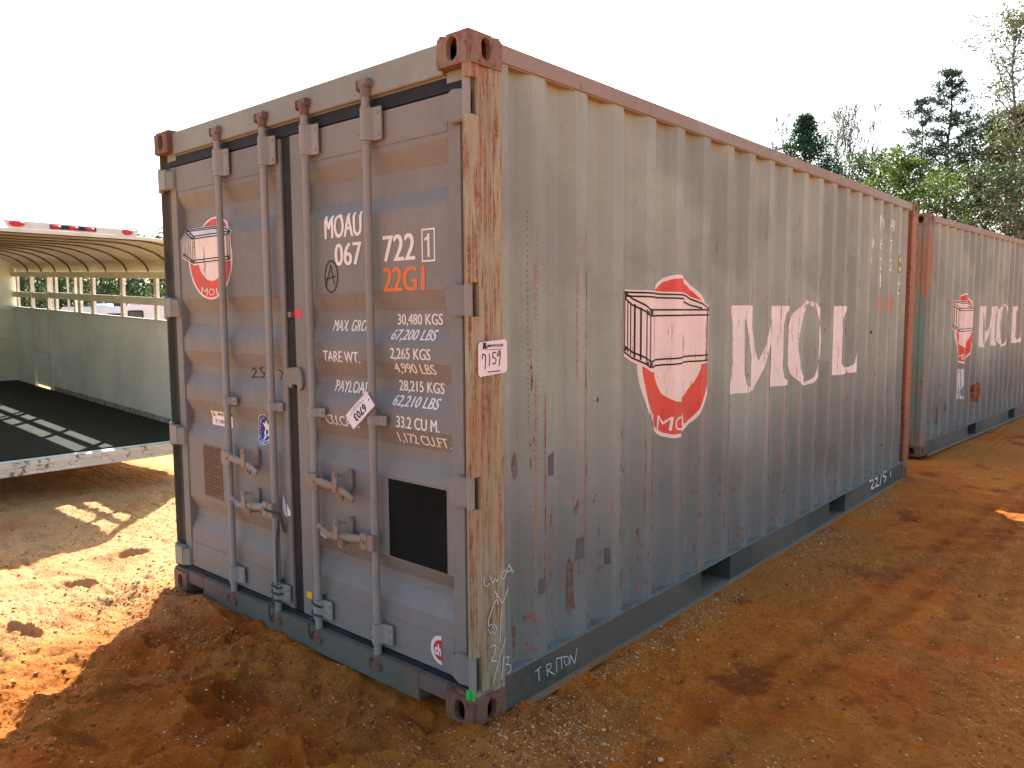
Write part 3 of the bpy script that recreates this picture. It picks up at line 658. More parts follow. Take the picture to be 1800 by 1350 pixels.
    conform(poly_mesh([[(-1.158, .236), (-1.112, .24), (-1.115, .272), (-1.156, .268)]]), ('y', YD0-.007), .0015, 'yellow_sticker', m_yel, dr)
    conform(poly_mesh([[(-1.035, .60), (-.995, .596), (-.988, .56), (-1.01, .547), (-1.04, .566)]]), 'door', .0025, 'paper_scrap', m_paper, dr)
    conform(poly_mesh([[(-1.338, .715), (-1.318, .66), (-1.308, .60), (-1.335, .61), (-1.348, .64)]]), 'door', .004, 'paper_scrap', m_paper, dl)
    conform(poly_mesh([[(-1.302, .675), (-1.272, .64), (-1.27, .615), (-1.296, .612)]]), ('y', YD0-.007), .003, 'paper_scrap', m_paper, dl)
    conform(poly_mesh([[(-2.075, .988), (-1.86, .985), (-1.86, 1.068), (-2.075, 1.066)]]), 'door', .0015, 'white_sticker', m_label, dl)
    conform(fit(text_mesh('J. ACEP', .01), -2.062, -1.852, 1.034, 1.060), 'door', .003, 'sticker_lettering', m_ink, dl)
    conform(fit(text_mesh('Y:18409', .0), -2.045, -1.885, 1.000, 1.020), 'door', .003, 'sticker_lettering', m_ink, dl)
    conform(poly_mesh([ell(-1.528, 1.012, .080, .077)]), 'door', .0015, 'round_sticker', m_label, dl)
    conform(poly_mesh([ell(-1.528, 1.012, .076, .073)]), 'door', .0024, 'sticker_print', m_blue, dl)
    for s, a0, a1, r in (('AMERICAN BUREAU', 200, -20, .062), ('OF SHIPPING', 215, 325, .066)):
        for i, chx in enumerate(s):
            if chx == ' ': continue
            an = R(a0+(a1-a0)*i/(len(s)-1)); top = s[0] == 'A'
            cxx = -1.528+r*math.cos(an); czz = 1.012+r*math.sin(an)*.96
            me = fit(text_mesh(chx, .02), -.0042, .0042, -.0065, .0065); th = an-math.pi/2 if top else an+math.pi/2
            me.transform(Matrix.Translation((cxx, czz, 0)) @ Matrix.Rotation(th, 4, 'Z')); conform(me, 'door', .0032, 'sticker_lettering', m_label, dl)
    # spread eagle with shield on the round sticker
    eag = [[(-1.533, 1.05), (-1.523, 1.058), (-1.515, 1.048), (-1.518, 1.032), (-1.506, 1.040), (-1.490, 1.048), (-1.496, 1.026), (-1.510, 1.012), (-1.502, .994), (-1.498, .976), (-1.516, .982), (-1.525, .962), (-1.540, .955), (-1.536, .980), (-1.550, .985), (-1.548, 1.0), (-1.538, 1.012), (-1.550, 1.024), (-1.564, 1.044), (-1.543, 1.038)]]
    conform(poly_mesh(eag), 'door', .0032, 'sticker_emblem', m_label, dl)
    conform(poly_mesh([[(-1.533, 1.008), (-1.516, 1.008), (-1.516, .990), (-1.524, .980), (-1.533, .990)]]), 'door', .0042, 'sticker_emblem', m_blue, dl)
    conform(poly_mesh([[(-2.122, .592), (-1.925, .586), (-1.925, .873), (-2.122, .879)]]), 'door', .003, 'data_plate', m_plate, dl)
    dp = [[(-2.108, z), (-1.94 if k % 4 != 3 else -2.0, z)] for k, z in enumerate(np.arange(.862, .60, -.0135))]
    conform(stroke_mesh(dp, .0028), 'door', .0042, 'plate_embossing', m_dark, dl)
    return dr, dl

def _cam(x, z, s):
    poly = [(x-.03, z-.010), (x-.034, z+.012), (x-.015, z+.024), (x+.012, z+.020), (x+.034, z+.024), (x+.036, z+.004), (x+.015, z-.006), (x+.016, z-.018), (x-.016, z-.018)]
    if s < 0: poly = [(a, 2*z-b) for a, b in poly]
    m = MB(); m.prism(poly, 'y', .002, .030); return m.v, m.f
def _plate(poly, y0, y1):
    m = MB(); m.prism(poly, 'y', y0, y1); return m.v, m.f

def emblem(parent, plane, x0, w, z0, h, lift=.0015):
    """shipping line emblem: a drawn white container in front of a red O, line letters below"""
    P = lambda pts: [(x0+a*w, z0+b*h) for a, b in pts]
    cx, cy = .56, .50
    box = [(0.0, .86), (.02, .905), (.70, .895), (.975, .800), (.985, .445), (.245, .425), (.0, .535)]
    conform(poly_mesh([P(ell(cx, cy, .435, .505, 44))]), plane, lift, 'emblem', m_cream, parent)
    conform(poly_mesh([P(ell(cx, cy, .405, .482, 44)), P(ell(cx+.03, cy+.02, .27, .30, 36))]), plane, lift+.0008, 'emblem', m_red, parent)
    conform(poly_mesh([P(box)]), plane, lift+.0016, 'emblem', m_cream, parent)
    L = [[(.02, .89), (.70, .88), (.955, .79), (.225, .79), (.02, .89)], [(.225, .79), (.225, .455), (.955, .463), (.955, .79)], [(.02, .89), (.02, .55), (.225, .455)], [(.225, .755), (.955, .757)], [(.225, .49), (.955, .498)], [(.04, .868), (.685, .858)],
         [(.27, .785), (.27, .46)], [(.185, .79), (.185, .475)], [(.05, .845), (.05, .55)], [(.08, .83), (.08, .535)], [(.11, .82), (.11, .52)], [(.145, .80), (.145, .505)], [(.02, .585), (.225, .49)], [(.02, .855), (.225, .755)], [(.915, .785), (.915, .465)], [(.60, .86), (.84, .80)]]
    conform(stroke_mesh([P(l) for l in L], .0075*w/.86+.001), plane, lift+.0030, 'emblem_linework', m_ink, parent)
    dots = [(.24, .773), (.20, .772), (.24, .472), (.20, .478), (.94, .775), (.94, .478), (.03, .868), (.03, .57)]
    for d in dots: conform(poly_mesh([P(ell(d[0], d[1], .010, .013, 8))]), plane, lift+.0036, 'emblem_linework', m_ink, parent)
    for chx, a, b, rz in (('M', .375, .50, .10), ('O', .52, .64, -.02), ('L', .67, .77, -.14)):
        me = fit(text_mesh(chx, .0), -(b-a)/2*w, (b-a)/2*w, -.043*h, .043*h); me.transform(Matrix.Translation((x0+(a+b)/2*w, z0+(.085 if chx == 'O' else .10)*h, 0)) @ Matrix.Rotation(-rz*1.6, 4, 'Z'))
        conform(me, plane, lift+.0026, 'emblem_lettering', m_cream, parent)

def wear(root, seed):
    rr = random.Random(seed)
    # welded sheet joints
    for y in (1.33, 2.47, 3.61, 4.74): conform(stroke_mesh([[(y, .17), (y+.002, .9), (y, 1.7), (y+.001, 2.50)]], .0032), 'side', .0016, 'weld_seam', m_seam, root)
    # chipped primer in broken runs down the fold edges
    chips = []
    runs = [(.445, .35, 1.25, 50), (.360, .75, 1.45, 16), (.735, .45, 1.75, 110), (1.015, .30, 1.0, 26), (1.30, .40, 1.05, 60), (1.232, .55, .95, 30), (1.585, .3, .9, 26), (1.87, .35, 1.6, 40), (2.15, .3, 1.35, 40), (2.44, .28, 1.2, 50), (2.72, .3, 1.5, 44), (3.0, .3, 1.7, 44), (3.29, .25, 1.4, 44), (3.57, .3, 2.0, 60), (3.86, .3, 2.1, 60), (4.14, .3, 2.2, 70), (4.43, .3, 2.1, 60), (4.71, .3, 2.0, 60), (5.0, .3, 2.0, 60), (5.28, .3, 1.9, 50), (5.57, .3, 2.0, 50)]
    for y0, z0, z1, n in runs:
        for _ in range(n):
            z = rr.uniform(z0, z1); l = rr.choice((.008, .014, .03, .06))*rr.uniform(.6, 1.3); w = rr.uniform(.0014, .0046); y = y0+rr.gauss(0, .0035)
            chips.append([(y-w, z), (y-w*.3, z-l*.5), (y+w*.4, z-l*.45), (y+w, z+l*.1), (y+w*.3, z+l*.5)])
    for _ in range(90):
        y = rr.uniform(.25, 5.8); z = .2+1.3*rr.random()**2; s = rr.uniform(.002, .011); e = rr.uniform(1, 3.5)
        chips.append([(y-s, z), (y-s*.5, z-s*e), (y+s*.6, z-s*e*.6), (y+s, z+s*.4), (y, z+s*e)])
    bm = bmesh.new()
    for c in chips: bm.faces.new([bm.verts.new((a, b, 0)) for a, b in c])
    me = bpy.data.meshes.new('c'); bm.to_mesh(me); bm.free()
    conform(me, 'side', .0012, 'paint_chips', m_chip, root)
    # perforated line of rivet scars
    dots = []
    for y0, z0, z1 in ((.345, 1.15, 2.0), (.392, .95, 1.95), (.50, 1.35, 1.95)):
        z = z0
        while z < z1: dots.append([(y0-.002, z), (y0+.0025, z-.003), (y0+.002, z+.006)]); z += rr.uniform(.018, .03)
    bm = bmesh.new()
    for c in dots: bm.faces.new([bm.verts.new((a, b, 0)) for a, b in c])
    me = bpy.data.meshes.new('c'); bm.to_mesh(me); bm.free(); conform(me, 'side', .0014, 'scar_line', m_seam, root)
    for pts in ([(.27, .98), (.285, 1.04), (.30, 1.02), (.305, .94), (.285, .92)], [(.615, .28), (.625, .52), (.645, .50), (.65, .32), (.63, .26)], [(.64, .735), (.655, .75), (.675, .78), (.68, .745), (.665, .715), (.65, .70)], [(.255, .19), (.27, .36), (.29, .30), (.285, .18)], [(4.15, .42), (4.17, .46), (4.24, .45), (4.25, .42)], [(4.98, .95), (5.0, .975), (5.07, .965), (5.06, .945)]):
        conform(poly_mesh([pts]), 'side', .0013, 'rust_stain', m_stain, root)
    for pts in ([(.50, .90), (.545, .90), (.545, 1.0), (.50, .985)], [(.655, .50), (.72, .50), (.72, .60), (.66, .60)], [(.40, .42), (.45, .42), (.45, .49), (.40, .485)], [(.90, .42), (.93, .42), (.93, .50), (.90, .50)]):
        conform(poly_mesh([pts]), 'side', .0011, 'patch', m_patch, root)

def side_markings(root):
    wear(root, 4)
    emblem(root, 'side', 1.07, .855, .940, .835)
    Mp = [(2.18, 1.625), (2.465, 1.625), (2.595, 1.285), (2.775, 1.625), (3.02, 1.625), (3.02, 1.60), (2.955, 1.575), (2.925, 1.51), (2.925, 1.22), (2.95, 1.155), (3.03, 1.13), (3.03, 1.105), (2.74, 1.105), (2.74, 1.13), (2.79, 1.155), (2.812, 1.22), (2.812, 1.54), (2.806, 1.54), (2.56, 1.105), (2.515, 1.105), (2.350, 1.545), (2.345, 1.545), (2.35, 1.22), (2.375, 1.155), (2.43, 1.13), (2.43, 1.105), (2.18, 1.105), (2.18, 1.13), (2.225, 1.16), (2.245, 1.22), (2.245, 1.51), (2.225, 1.575), (2.18, 1.60)]
    Lp = [(3.875, 1.627), (4.185, 1.627), (4.185, 1.60), (4.115, 1.575), (4.065, 1.52), (4.065, 1.19), (4.13, 1.158), (4.30, 1.150), (4.375, 1.18), (4.43, 1.27), (4.45, 1.27), (4.44, 1.105), (3.875, 1.105), (3.875, 1.13), (3.935, 1.158), (3.95, 1.20), (3.95, 1.52), (3.935, 1.575), (3.875, 1.60)]
    conform(poly_mesh([Mp]), 'side', .0015, 'lettering', m_white_s, root)
    conform(poly_mesh([ell(3.385, 1.367, .325, .298, 40), ell(3.40, 1.367, .20, .272, 32)]), 'side', .0015, 'lettering', m_white_s, root)
    conform(poly_mesh([Lp]), 'side', .0015, 'lettering', m_white_s, root)
    rows = [(2.28, 2.385, [('M', 4.965, .10), ('O', 5.11, .07), ('A', 5.255, .09), ('U', 5.40, .07)]), (2.10, 2.20, [('0', 4.83, .07), ('6', 4.975, .08), ('7', 5.262, .08)]), (1.935, 2.035, [('7', 4.83, .07), ('2', 4.975, .08), ('2', 5.262, .08)]), (1.79, 1.90, [('1', 4.975, .03)])]
    for z0, z1, l in rows:
        for chx, y, w in l: conform(fit(text_mesh(chx, .0), y-w/2, y+w/2, z0, z1), 'side', .0015, 'lettering', m_white_s, root)
    for chx, y in (('2', 4.965), ('2', 5.11), ('G', 5.255), ('1', 5.40)): conform(fit(text_mesh(chx, .015), y-.035, y+.035, 1.60, 1.70), 'side', .0015, 'lettering', m_orange, root)
    conform(poly_mesh([[(5.50, 1.74), (5.575, 1.74), (5.575, 1.84), (5.50, 1.84)]]), 'side', .0015, 'lettering', m_white_s, root)
    conform(fit(text_mesh('1', .04), 5.525, 5.55, 1.755, 1.825), 'side', .0030, 'lettering', m_ink, root)
    conform(poly_mesh([[(5.50, 1.93), (5.60, 1.93), (5.60, 2.08), (5.50, 2.08)]]), 'side', .0015, 'height_warning_sticker', m_ink, root)
    conform(poly_mesh([[(5.508, 1.938), (5.592, 1.938), (5.592, 2.072), (5.508, 2.072)]]), 'side', .0026, 'height_warning_sticker', m_yel, root)
    conform(fit(text_mesh('8.6', .03), 5.52, 5.58, 1.98, 2.03), 'side', .0036, 'height_warning_sticker', m_ink, root)

m_seam = flat('dark_seam', (.05, .035, .028), .8); m_patch = flat('grey_patch', (.10, .10, .105), .6, .15, 20)
t = NT('chipped_primer'); m_chip = t.out(t.mix(t.ramp(t.n('ShaderNodeNewGeometry').outputs['Random Per Island'], .2, .8), (.10, .03, .015), (.40, .14, .07)), .85)
t = NT('brown_stain'); m_stain = t.out(t.mix(t.ramp(t.noise(26, 6, .75), .40, .60), (.17, .16, .13), (.15, .075, .032)), .8)
box1 = thing('shipping_container', 'weathered grey steel container in front, its double doors and lock rods facing the camera', 'shipping container', group=None)
build_container(box1)
side_markings(box1)
# the second container shares the body of the first; copied before the doors are hung
kids = [c for c in COL.objects if c.parent is box1]
box2 = thing('shipping_container', 'rusty cornered grey container behind the first, only its ridged side and corner showing', 'shipping container')
for c in kids:
    if c.name == 'corner_post': continue
    n = c.copy(); COL.objects.link(n); n.parent = box2
    if n.name.startswith('corner_post') and c.data.materials[0] in (m_post, m_brail):
        n.material_slots[0].link = 'OBJECT'; n.material_slots[0].material = paint('rust_streaked_green_post', (.16, .22, .19), rust=.75, streak=(14, 14, 1.2), speck=.9, alt=(.32, .12, .05), altamt=.9, seed=12) if 'POST2' not in globals() else POST2
        POST2 = n.material_slots[0].material
    if n.name.startswith('hinge_pin'): bpy.data.objects.remove(n)
box2.location = (-.126, 7.035, .017); box2.rotation_euler = (0, 0, -.0619)
v = []; fcs = []; xs = np.arange(-CB+.084, -.08, .0603)
for i, x in enumerate(xs): y = .075+(.035 if (i % 4) in (1, 2) else 0); v += [(x, y, .132), (x, y, 2.44)]
for i in range(len(xs)-1): fcs.append((2*i, 2*i+2, 2*i+3, 2*i+1))
MB().add(v, fcs).build('end_wall', POST2, box2)
for xa, xb in ((-.175, -.0605), (-CB+.0605, -CB+.175)): MB().box(xa, xb, .006, .11, .1185, CH-.1185).build('post_flange', POST2, box2, bevel=.006)
MB().prism([(-.0605, .1835), (-.0605, .006), (-.012, .002), (-.004, .010), (-.004, .178), (-.010, .1835)], 'z', .1185, CH-.1185).build('corner_post', POST2, box2)
MB().box(-CB+.175, -.175, .02, .11, 2.44, 2.575).build('end_header', POST2, box2)
t = NT('brown_rust_patch'); t.put(t.b.inputs['Base Color'], rustcol(t, 9)); m_rp = t.out(None, .9)
conform(poly_mesh([[(1.98, .43), (2.36, .40), (2.40, .62), (2.30, .66), (2.02, .64), (1.96, .56)]]), 'side', .001, 'rust_patch', m_rp, box2)
conform(poly_mesh([[(1.37, .52), (1.62, .50), (1.64, .86), (1.40, .88)]]), 'side', .001, 'white_scuffed_sticker', flat('scuffed_sticker', (.62, .62, .60), .6, chips=(.22, .2, .22), chipth=.5), box2)

dr, dl = build_doors(box1)
emblem(dl, 'door', -2.26, .53, 1.672, .432)
# label on the corner post
lab = conform(poly_mesh([[(.036, 1.362), (.046, 1.353), (.188, 1.362), (.197, 1.372), (.197, 1.478), (.187, 1.489), (.046, 1.481), (.036, 1.471)]]), ('x', -.004), .002, 'lot_label', m_label, box1)
lw = lambda pts: [[(.036+a/1000*.161, 1.489-b/1000*.13) for a, b in s] for s in pts]
conform(stroke_mesh(lw([[(140, 530), (150, 400), (240, 430), (250, 520), (225, 830)], [(365, 400), (385, 500), (370, 740)], [(600, 370), (500, 375), (485, 510), (560, 530), (610, 590), (570, 700), (480, 690)], [(740, 400), (700, 470), (650, 480), (660, 400), (720, 330), (770, 380), (750, 520), (705, 760)]]), .0042), ('x', -.004), .0032, 'handwriting', m_ink, lab)
conform(fit(text_mesh('JMWOOD', .03), .083, .176, 1.458, 1.472), ('x', -.004), .0032, 'printed_lettering', m_ink, lab)
conform(stroke_mesh([[(y, 1.452), (y+.004+.003*(k % 2), 1.452)] for k, y in enumerate(np.arange(.084, .168, .0095))], .0028), ('x', -.004), .0032, 'fine_print', m_ink2, lab)
conform(poly_mesh([lw([[(150, 100), (200, 60), (215, 110), (235, 60), (280, 100), (255, 150), (285, 170), (280, 270), (235, 270), (215, 200), (195, 270), (165, 270), (150, 170), (180, 150)]])[0]]), ('x', -.004), .0032, 'printed_mark', m_ink, lab)
conform(stroke_mesh([[(y, 1.369+.00012*k), (y+.003+.003*(k % 3 == 1), 1.369+.00012*k)] for k, y in enumerate(np.arange(.088, .158, .0072))], .004), ('x', -.004), .0032, 'fine_print', m_ink, lab)
for q in (CHALK_POST[:5], CHALK_POST[5:11], CHALK_POST[11:]): conform(stroke_mesh(q, .0042), ('x', -.004), .001, 'chalk_writing', m_chalk, box1)
for q in (CHALK_RAIL[:2], CHALK_RAIL[2:5], CHALK_RAIL[5:]): conform(stroke_mesh(q, .0040), ('x', -.004), .0012, 'chalk_writing', m_chalk, box1)
for q in PAINT_RAIL: conform(stroke_mesh([q], .016), ('x', -.004), .0012, 'painted_number', m_label, box1)
m = MB(); m.box(-.046, -.026, -.0015, .0005, .118, .155); m.box(-.020, -.006, .0000, .0020, .122, .162); m.build('green_tape', m_green, box1)

# tag wired to the third lock rod, rope on the second rod
tg = thing('paper_tag', 'white numbered tag wired slantwise on a door lock rod', 'tag', (-.58, .0, 1.235))
a = R(42); ux = Vector((-math.cos(a), 0, -math.sin(a)*.86)).normalized(); uz = Vector((math.sin(a), 0, -math.cos(a))).normalized()
def tagp(u, w, y): q = ux*u+uz*w; return (q.x, y, q.z)
MB().add([tagp(u, w, y) for y in (-.012, -.0105) for u, w in ((-.012, -.036), (.172, -.036), (.172, .040), (-.012, .040))], [(0, 1, 2, 3), (7, 6, 5, 4), (0, 4, 5, 1), (1, 5, 6, 2), (2, 6, 7, 3), (3, 7, 4, 0)]).build('tag_sheet', m_paper, tg)
def tag_text(s, u0, u1, w0, w1, bold, mat):
    me = fit(text_mesh(s, bold), u0, u1, w0, w1)
    bm = bmesh.new(); bm.from_mesh(me)
    for vv in bm.verts: u, w = vv.co.x, vv.co.y; vv.co = tagp(u, w, -.0128)
    return solid_from_bm(bm, 'printed_number', mat, tg)
tag_text('6703', .036, .132, -.008, .028, .03, m_ink);
m = MB()
for k, (w, a, b) in enumerate([(-.019, .03, .15), (-.028, .05, .13)]):
    for u in np.arange(a, b, .008): m.add([tagp(u, w, -.0127), tagp(u+.005, w, -.0127), tagp(u+.005, w+.003, -.0127), tagp(u, w+.003, -.0127)], [(0, 1, 2, 3)])
m.build('fine_print', m_ink2, tg)
MB().disc((0, -.0128, 0), (0, -1, 0), .004, .0006, 10).build('eyelet', m_ink, tg)
MB().tube([(.0, -.011, .002), (-.02, .0, .012), (-.05, .012, .016), (-.055, .035, .014)], .0014, 6).build('wire', m_ink2, tg)
def rope(x, zt, n, label, seed):
    rr = random.Random(seed); th = thing('rope', label, 'rope', (x, .02, .2)); pts = []
    for i in range(n*10+1):
        an = i/10*2*math.pi; z = zt-.2-i/(n*10)*.10; pts.append((.030*math.cos(an)+rr.uniform(-.002, .002), .030*math.sin(an), z+rr.uniform(-.004, .004)))
    pts += [(-.032, -.030, pts[-1][2]-.02), (-.036, -.034, pts[-1][2]-.06), (-.030, -.03, pts[-1][2]-.11)]
    MB().tube(pts, .0055, 6).build('rope_strand', m_rope, th, smooth=True)
    return th
r1 = rope(-1.362, .285, 3, 'dark green rope wound round the foot of the lock rod left of the door gap', 1)
MB().tube([(.04, -.008, .39), (.034, -.02, .30), (.030, -.02, .2), (.028, -.02, .08)], .005, 6).build('rope_tail', m_rope, r1, smooth=True)
MB().tube([(-.06, -.03, .445), (-.02, -.04, .440), (.02, -.036, .436), (.05, -.01, .430), (.045, .02, .33)], .006, 6).build('rope_loop', m_rope, r1, smooth=True)
rope(-1.025, .290, 2, 'dark rope wound round the foot of the lock rod right of the door gap', 2)
# ------------------------------------------------------------------ livestock trailer seen through its open rear
tw_wall = paint('trailer_wall_paint', (.80, .86, .72), rust=.12, streak=(5, 5, 1.5), speck=.12, seed=14, dirt=.25)
tw_white = flat('trailer_white_paint', (.70, .68, .60), .5, .08, chips=(.30, .17, .08), chipth=.63)
tw_roof = paint('trailer_roof_sheet', (.58, .55, .42), rust=.15, streak=(4, 4, 4), speck=.15, seed=15, dirt=.3)
tw_rib = flat('trailer_rib', (.13, .10, .065), .7, .3)
m_mat = flat('black_rubber_mat', (.012, .016, .009), .9, .35, 3)
tw_rust = paint('flaking_wall_base', (.45, .46, .40), rust=1.0, streak=(14, 14, 9), speck=1.2, seed=16)
m_lens = flat('red_lamp_lens', (.62, .008, .03), .25, .2, 30, .4, spec=.5)
m_navy = flat('dark_lamp_base', (.01, .015, .05), .4)
m_tyre = flat('tyre_rubber', (.02, .02, .02), .8); m_rim = flat('steel_rim', (.5, .5, .48), .45)
tr = thing('livestock_trailer', 'white livestock trailer with slatted sides and curved roof, its rear open beside the container', 'trailer', (-5.307, 1.749, .39))
tr.rotation_euler = (0, -.0404, math.pi-.018)
TW, TL, WB, WT, RW = 2.34, 5.90, 1.09, 1.545, 1.897
# floor and rear sill
MB().box(0, TL, .0, TW, -.045, 0).build('floor', tw_wall, tr); MB().box(.03, TL-.01, .012, TW-.012, .002, .014).build('floor_mat', m_mat, tr)
m = MB(); m.box(-.055, -.001, -.03, TW+.03, -.115, -.006); m.box(-.075, -.055, -.03, TW+.03, -.115, -.085); m.box(-.068, -.055, -.03, TW+.03, -.05, -.030)
m.build('rear_sill', paint('sill_white', (.62, .60, .54), rust=.75, streak=(5, 12, 12), speck=1.0, seed=17), tr, bevel=.004)
m = MB(); m.box(.0, TL, .03, .09, -.16, -.046); m.box(.0, TL, TW-.09, TW-.03, -.16, -.046)
for v in np.arange(.4, TL, .6): m.box(v, v+.05, .09, TW-.09, -.12, -.046)
m.build('chassis', m_brail, tr)
for side, (ya, yb, s) in enumerate(((-.03, 0, 1), (TW, TW+.03, -1))):
    yi = yb if s > 0 else ya; yo = ya if s > 0 else yb
    def Y2(a, b): return sorted((yi+s*a, yi+s*b))
    D0, D1 = 4.37, 5.08
    MB().box(0, D0, *Y2(-.012, .0), .0, WB).build('side_wall', tw_wall, tr)
    MB().box(D1, TL, *Y2(-.012, .0), .0, WB).build('side_wall', tw_wall, tr)
    MB().box(.02, D0-.05, *Y2(.0015, .006), .002, .07).build('flaking_base_strip', tw_rust, tr)
    MB().box(D0+.05, D1-.03, *Y2(-.02, -.008), .035, WB).build('side_door', tw_wall, tr)
    m = MB(); m.box(D0+.05, D1-.03, *Y2(-.008, .006), .50, .53); m.box(D0+.0, D0+.05, *Y2(-.02, .03), 0, WT+.06); m.box(D1-.03, D1, *Y2(-.02, .03), 0, WT+.06); m.build('door_post', tw_white, tr)
    m = MB(); m.box(.0, TL, *Y2(-.02, .012), WB, WB+.022); m.build('window_sill_rail', tw_white, tr)
    m = MB(); m.box(.0, D0, *Y2(-.010, .016), 1.262, 1.345); m.box(D0+.05, TL, *Y2(-.010, .016), 1.25, 1.33); m.build('slat', tw_wall, tr)
    m = MB(); m.box(0, TL, *Y2(-.02, .02), WT, WT+.07); m.build('upper_rail', tw_wall, tr)
    for v, w in ((.0, .05), (.40, .045), (1.13, .065), (2.01, .075), (2.89, .085), (3.32, .09), (3.50, .045), (4.19, .05), (5.78, .05)):
        m = MB(); m.box(v, v+w, *Y2(-.045, -.012), .0, WT); m.build('window_post', tw_white, tr)
# roof section: flat in the middle, quarter rounds down to the side rails
def roofpt(k, n, h=0):
    sec = []
    for i in range(n+1):
        a = math.pi/2*i/n; sec.append((.62-.66*math.cos(a)-.0, WT+.07+(RW-WT-.07)*math.sin(a)))
    sec2 = [(TW-a, b) for a, b in sec[::-1]]
    return [(a, b+h) for a, b in sec+sec2]
sec = roofpt(0, 12)
v = []; fcs = []
for vv in (-.03, TL+.02):
    for a, b in sec: v.append((vv, a, b))
n = len(sec)
for k in range(n-1): fcs.append((k, k+1, n+k+1, n+k))
secO = roofpt(0, 12, .012); o2 = len(v)
for vv in (-.03, TL+.02):
    for a, b in secO: v.append((vv, a, b))
for k in range(n-1): fcs.append((o2+k, o2+k+1, o2+n+k+1, o2+n+k))
for k in range(n-1): fcs.append((k, k+1, o2+k+1, o2+k))
MB().add(v, fcs).build('roof', tw_roof, tr, smooth=False)
for vv in (.23, .80, 1.367, 1.937, 2.527, 3.08, 3.68, 4.24, 4.78, 5.35):
    m = MB(); v = []
    for dv in (-.006, .006):
        for a, b in sec: v.append((vv+dv, a, b-.0015))
        for a, b in sec: v.append((vv+dv, a+(.012 if a < TW/2 else -.012)*(b < RW-.1), b-.016))
    fcs = []
    for k in range(n-1): fcs += [(n+k, n+k+1, 3*n+k+1, 3*n+k), (k, k+1, n+k+1, n+k), (2*n+k, 2*n+k+1, 3*n+k+1, 3*n+k)]
    m.add(v, fcs).build('roof_rib', tw_rib, tr, smooth=False)
v = []; fcs = []
for vv, hh in ((-.050, -.018), (-.050, .010), (-.03, .013), (-.03, -.018)):
    for a, b in sec: v.append((vv, a, b+hh))
for j in range(4):
    for k in range(n-1): fcs.append((j*n+k, j*n+k+1, ((j+1) % 4)*n+k+1, ((j+1) % 4)*n+k))
MB().add(v, fcs).build('rear_bow', tw_white, tr)
m = MB(); m.box(-.03, .03, -.045, .01, -.02, WT+.07); m.box(-.03, .03, TW-.01, TW+.045, -.02, WT+.07); m.build('rear_post', tw_white, tr)
# front wall with a band and gooseneck opening
m = MB(); m.box(TL, TL+.02, -.03, TW+.03, -.045, 1.12); m.box(TL, TL+.02, -.03, .25, 1.12, RW-.1); m.box(TL, TL+.02, TW-.25, TW+.03, 1.12, RW-.1); m.build('front_wall', tw_wall, tr)
m = MB(); m.box(TL-.03, TL-.001, .0, TW, 1.05, 1.12); m.box(TL-.012, TL-.001, .08, TW, .62, .645); m.build('front_wall_rail', tw_white, tr)
MB().box(TL+1.6, TL+1.62, 0, TW, .9, RW-.1).build('nose_wall', tw_wall, tr); MB().box(TL+.02, TL+1.6, 0, TW, .88, .90).build('nose_floor', tw_wall, tr)
MB().box(TL+.02, TL+1.62, -.01, TW+.01, RW-.08, RW-.06).build('nose_roof', tw_roof, tr)
for yy in (0, TW-.012): MB().box(TL+.02, TL+1.6, yy, yy+.012, .90, RW-.08).build('nose_side', tw_wall, tr)
m = MB(); m.prism([(TL+.3, -.1), (TL+1.5, .88), (TL+1.6, .88), (TL+.5, -.16)], 'y', TW/2-.06, TW/2+.06); m.box(TL+1.5, TL+1.6, TW/2-.05, TW/2+.05, .3, .88); m.box(TL-.4, TL+.5, TW/2-.08, TW/2+.08, -.16, -.1); m.tube([(TL+1.3, TW/2, -.55), (TL+1.3, TW/2, .88)], .05, 10); m.build('hitch', m_brail, tr)
# board of marker lamps on the roof edge
lb = MB().prism([(.66, RW+.014), (1.66, RW+.014), (1.70, RW+.074), (.50+.14, RW+.064)], 'x', -.045, -.030).build('light_board', tw_white, tr)
def lamp(y, z, w, h, ov=True):
    m = MB(); nr = 6; v = []; pl = ell(y, z, w/2, h/2, 18)
    pts = [[(y+(a-y)*math.cos(R(85)*i/nr)**.45, z+(b-z)*math.cos(R(85)*i/nr)**.45, -.046-.022*math.sin(R(85)*i/nr)) for a, b in pl] for i in range(nr+1)]
    v = [(c, a, b) for ring in pts for a, b, c in ring]
    k = len(pl); f = [(i*k+j, i*k+(j+1) % k, (i+1)*k+(j+1) % k, (i+1)*k+j) for i in range(nr) for j in range(k)]+[tuple(nr*k+j for j in range(k))]
    m.add(v, f); m.build('tail_light', m_lens, lb, smooth=True)
lamp(1.60, RW+.048, .115, .048); lamp(.74, RW+.042, .095, .050)
MB().box(-.051, -.046, 1.00, 1.36, RW+.026, RW+.060).build('lamp_base', m_navy, lb)
for yy in (1.05, 1.18, 1.315): lamp(yy, RW+.044, .085, .030)
for v in (2.35, 3.15):
    for y in (-.24, TW+.10):
        w = MB(); w.tube([(v, y-.01, -.05), (v, y+.02, -.05), (v, y+.12, -.05), (v, y+.15, -.05)], [.30, .335, .335, .30], 28); w.build('wheel', m_tyre, tr, smooth=True)
        m = MB(); m.disc((v, y-.013, -.05), (0, 1, 0), .19, .003, 20); m.disc((v, y+.15, -.05), (0, 1, 0), .19, .004, 20); m.build('wheel_rim', m_rim, tr)
for y in (-.27, TW+.05):
    m = MB(); sec_f = [(2.0, -.05), (2.02, .20), (2.14, .33), (3.36, .33), (3.48, .20), (3.5, -.05)]
    m.prism(sec_f+[(3.47, -.05), (3.45, .19), (3.34, .30), (2.16, .30), (2.05, .19), (2.03, -.05)], 'y', y, y+.22); m.build('fender', tw_white, tr)

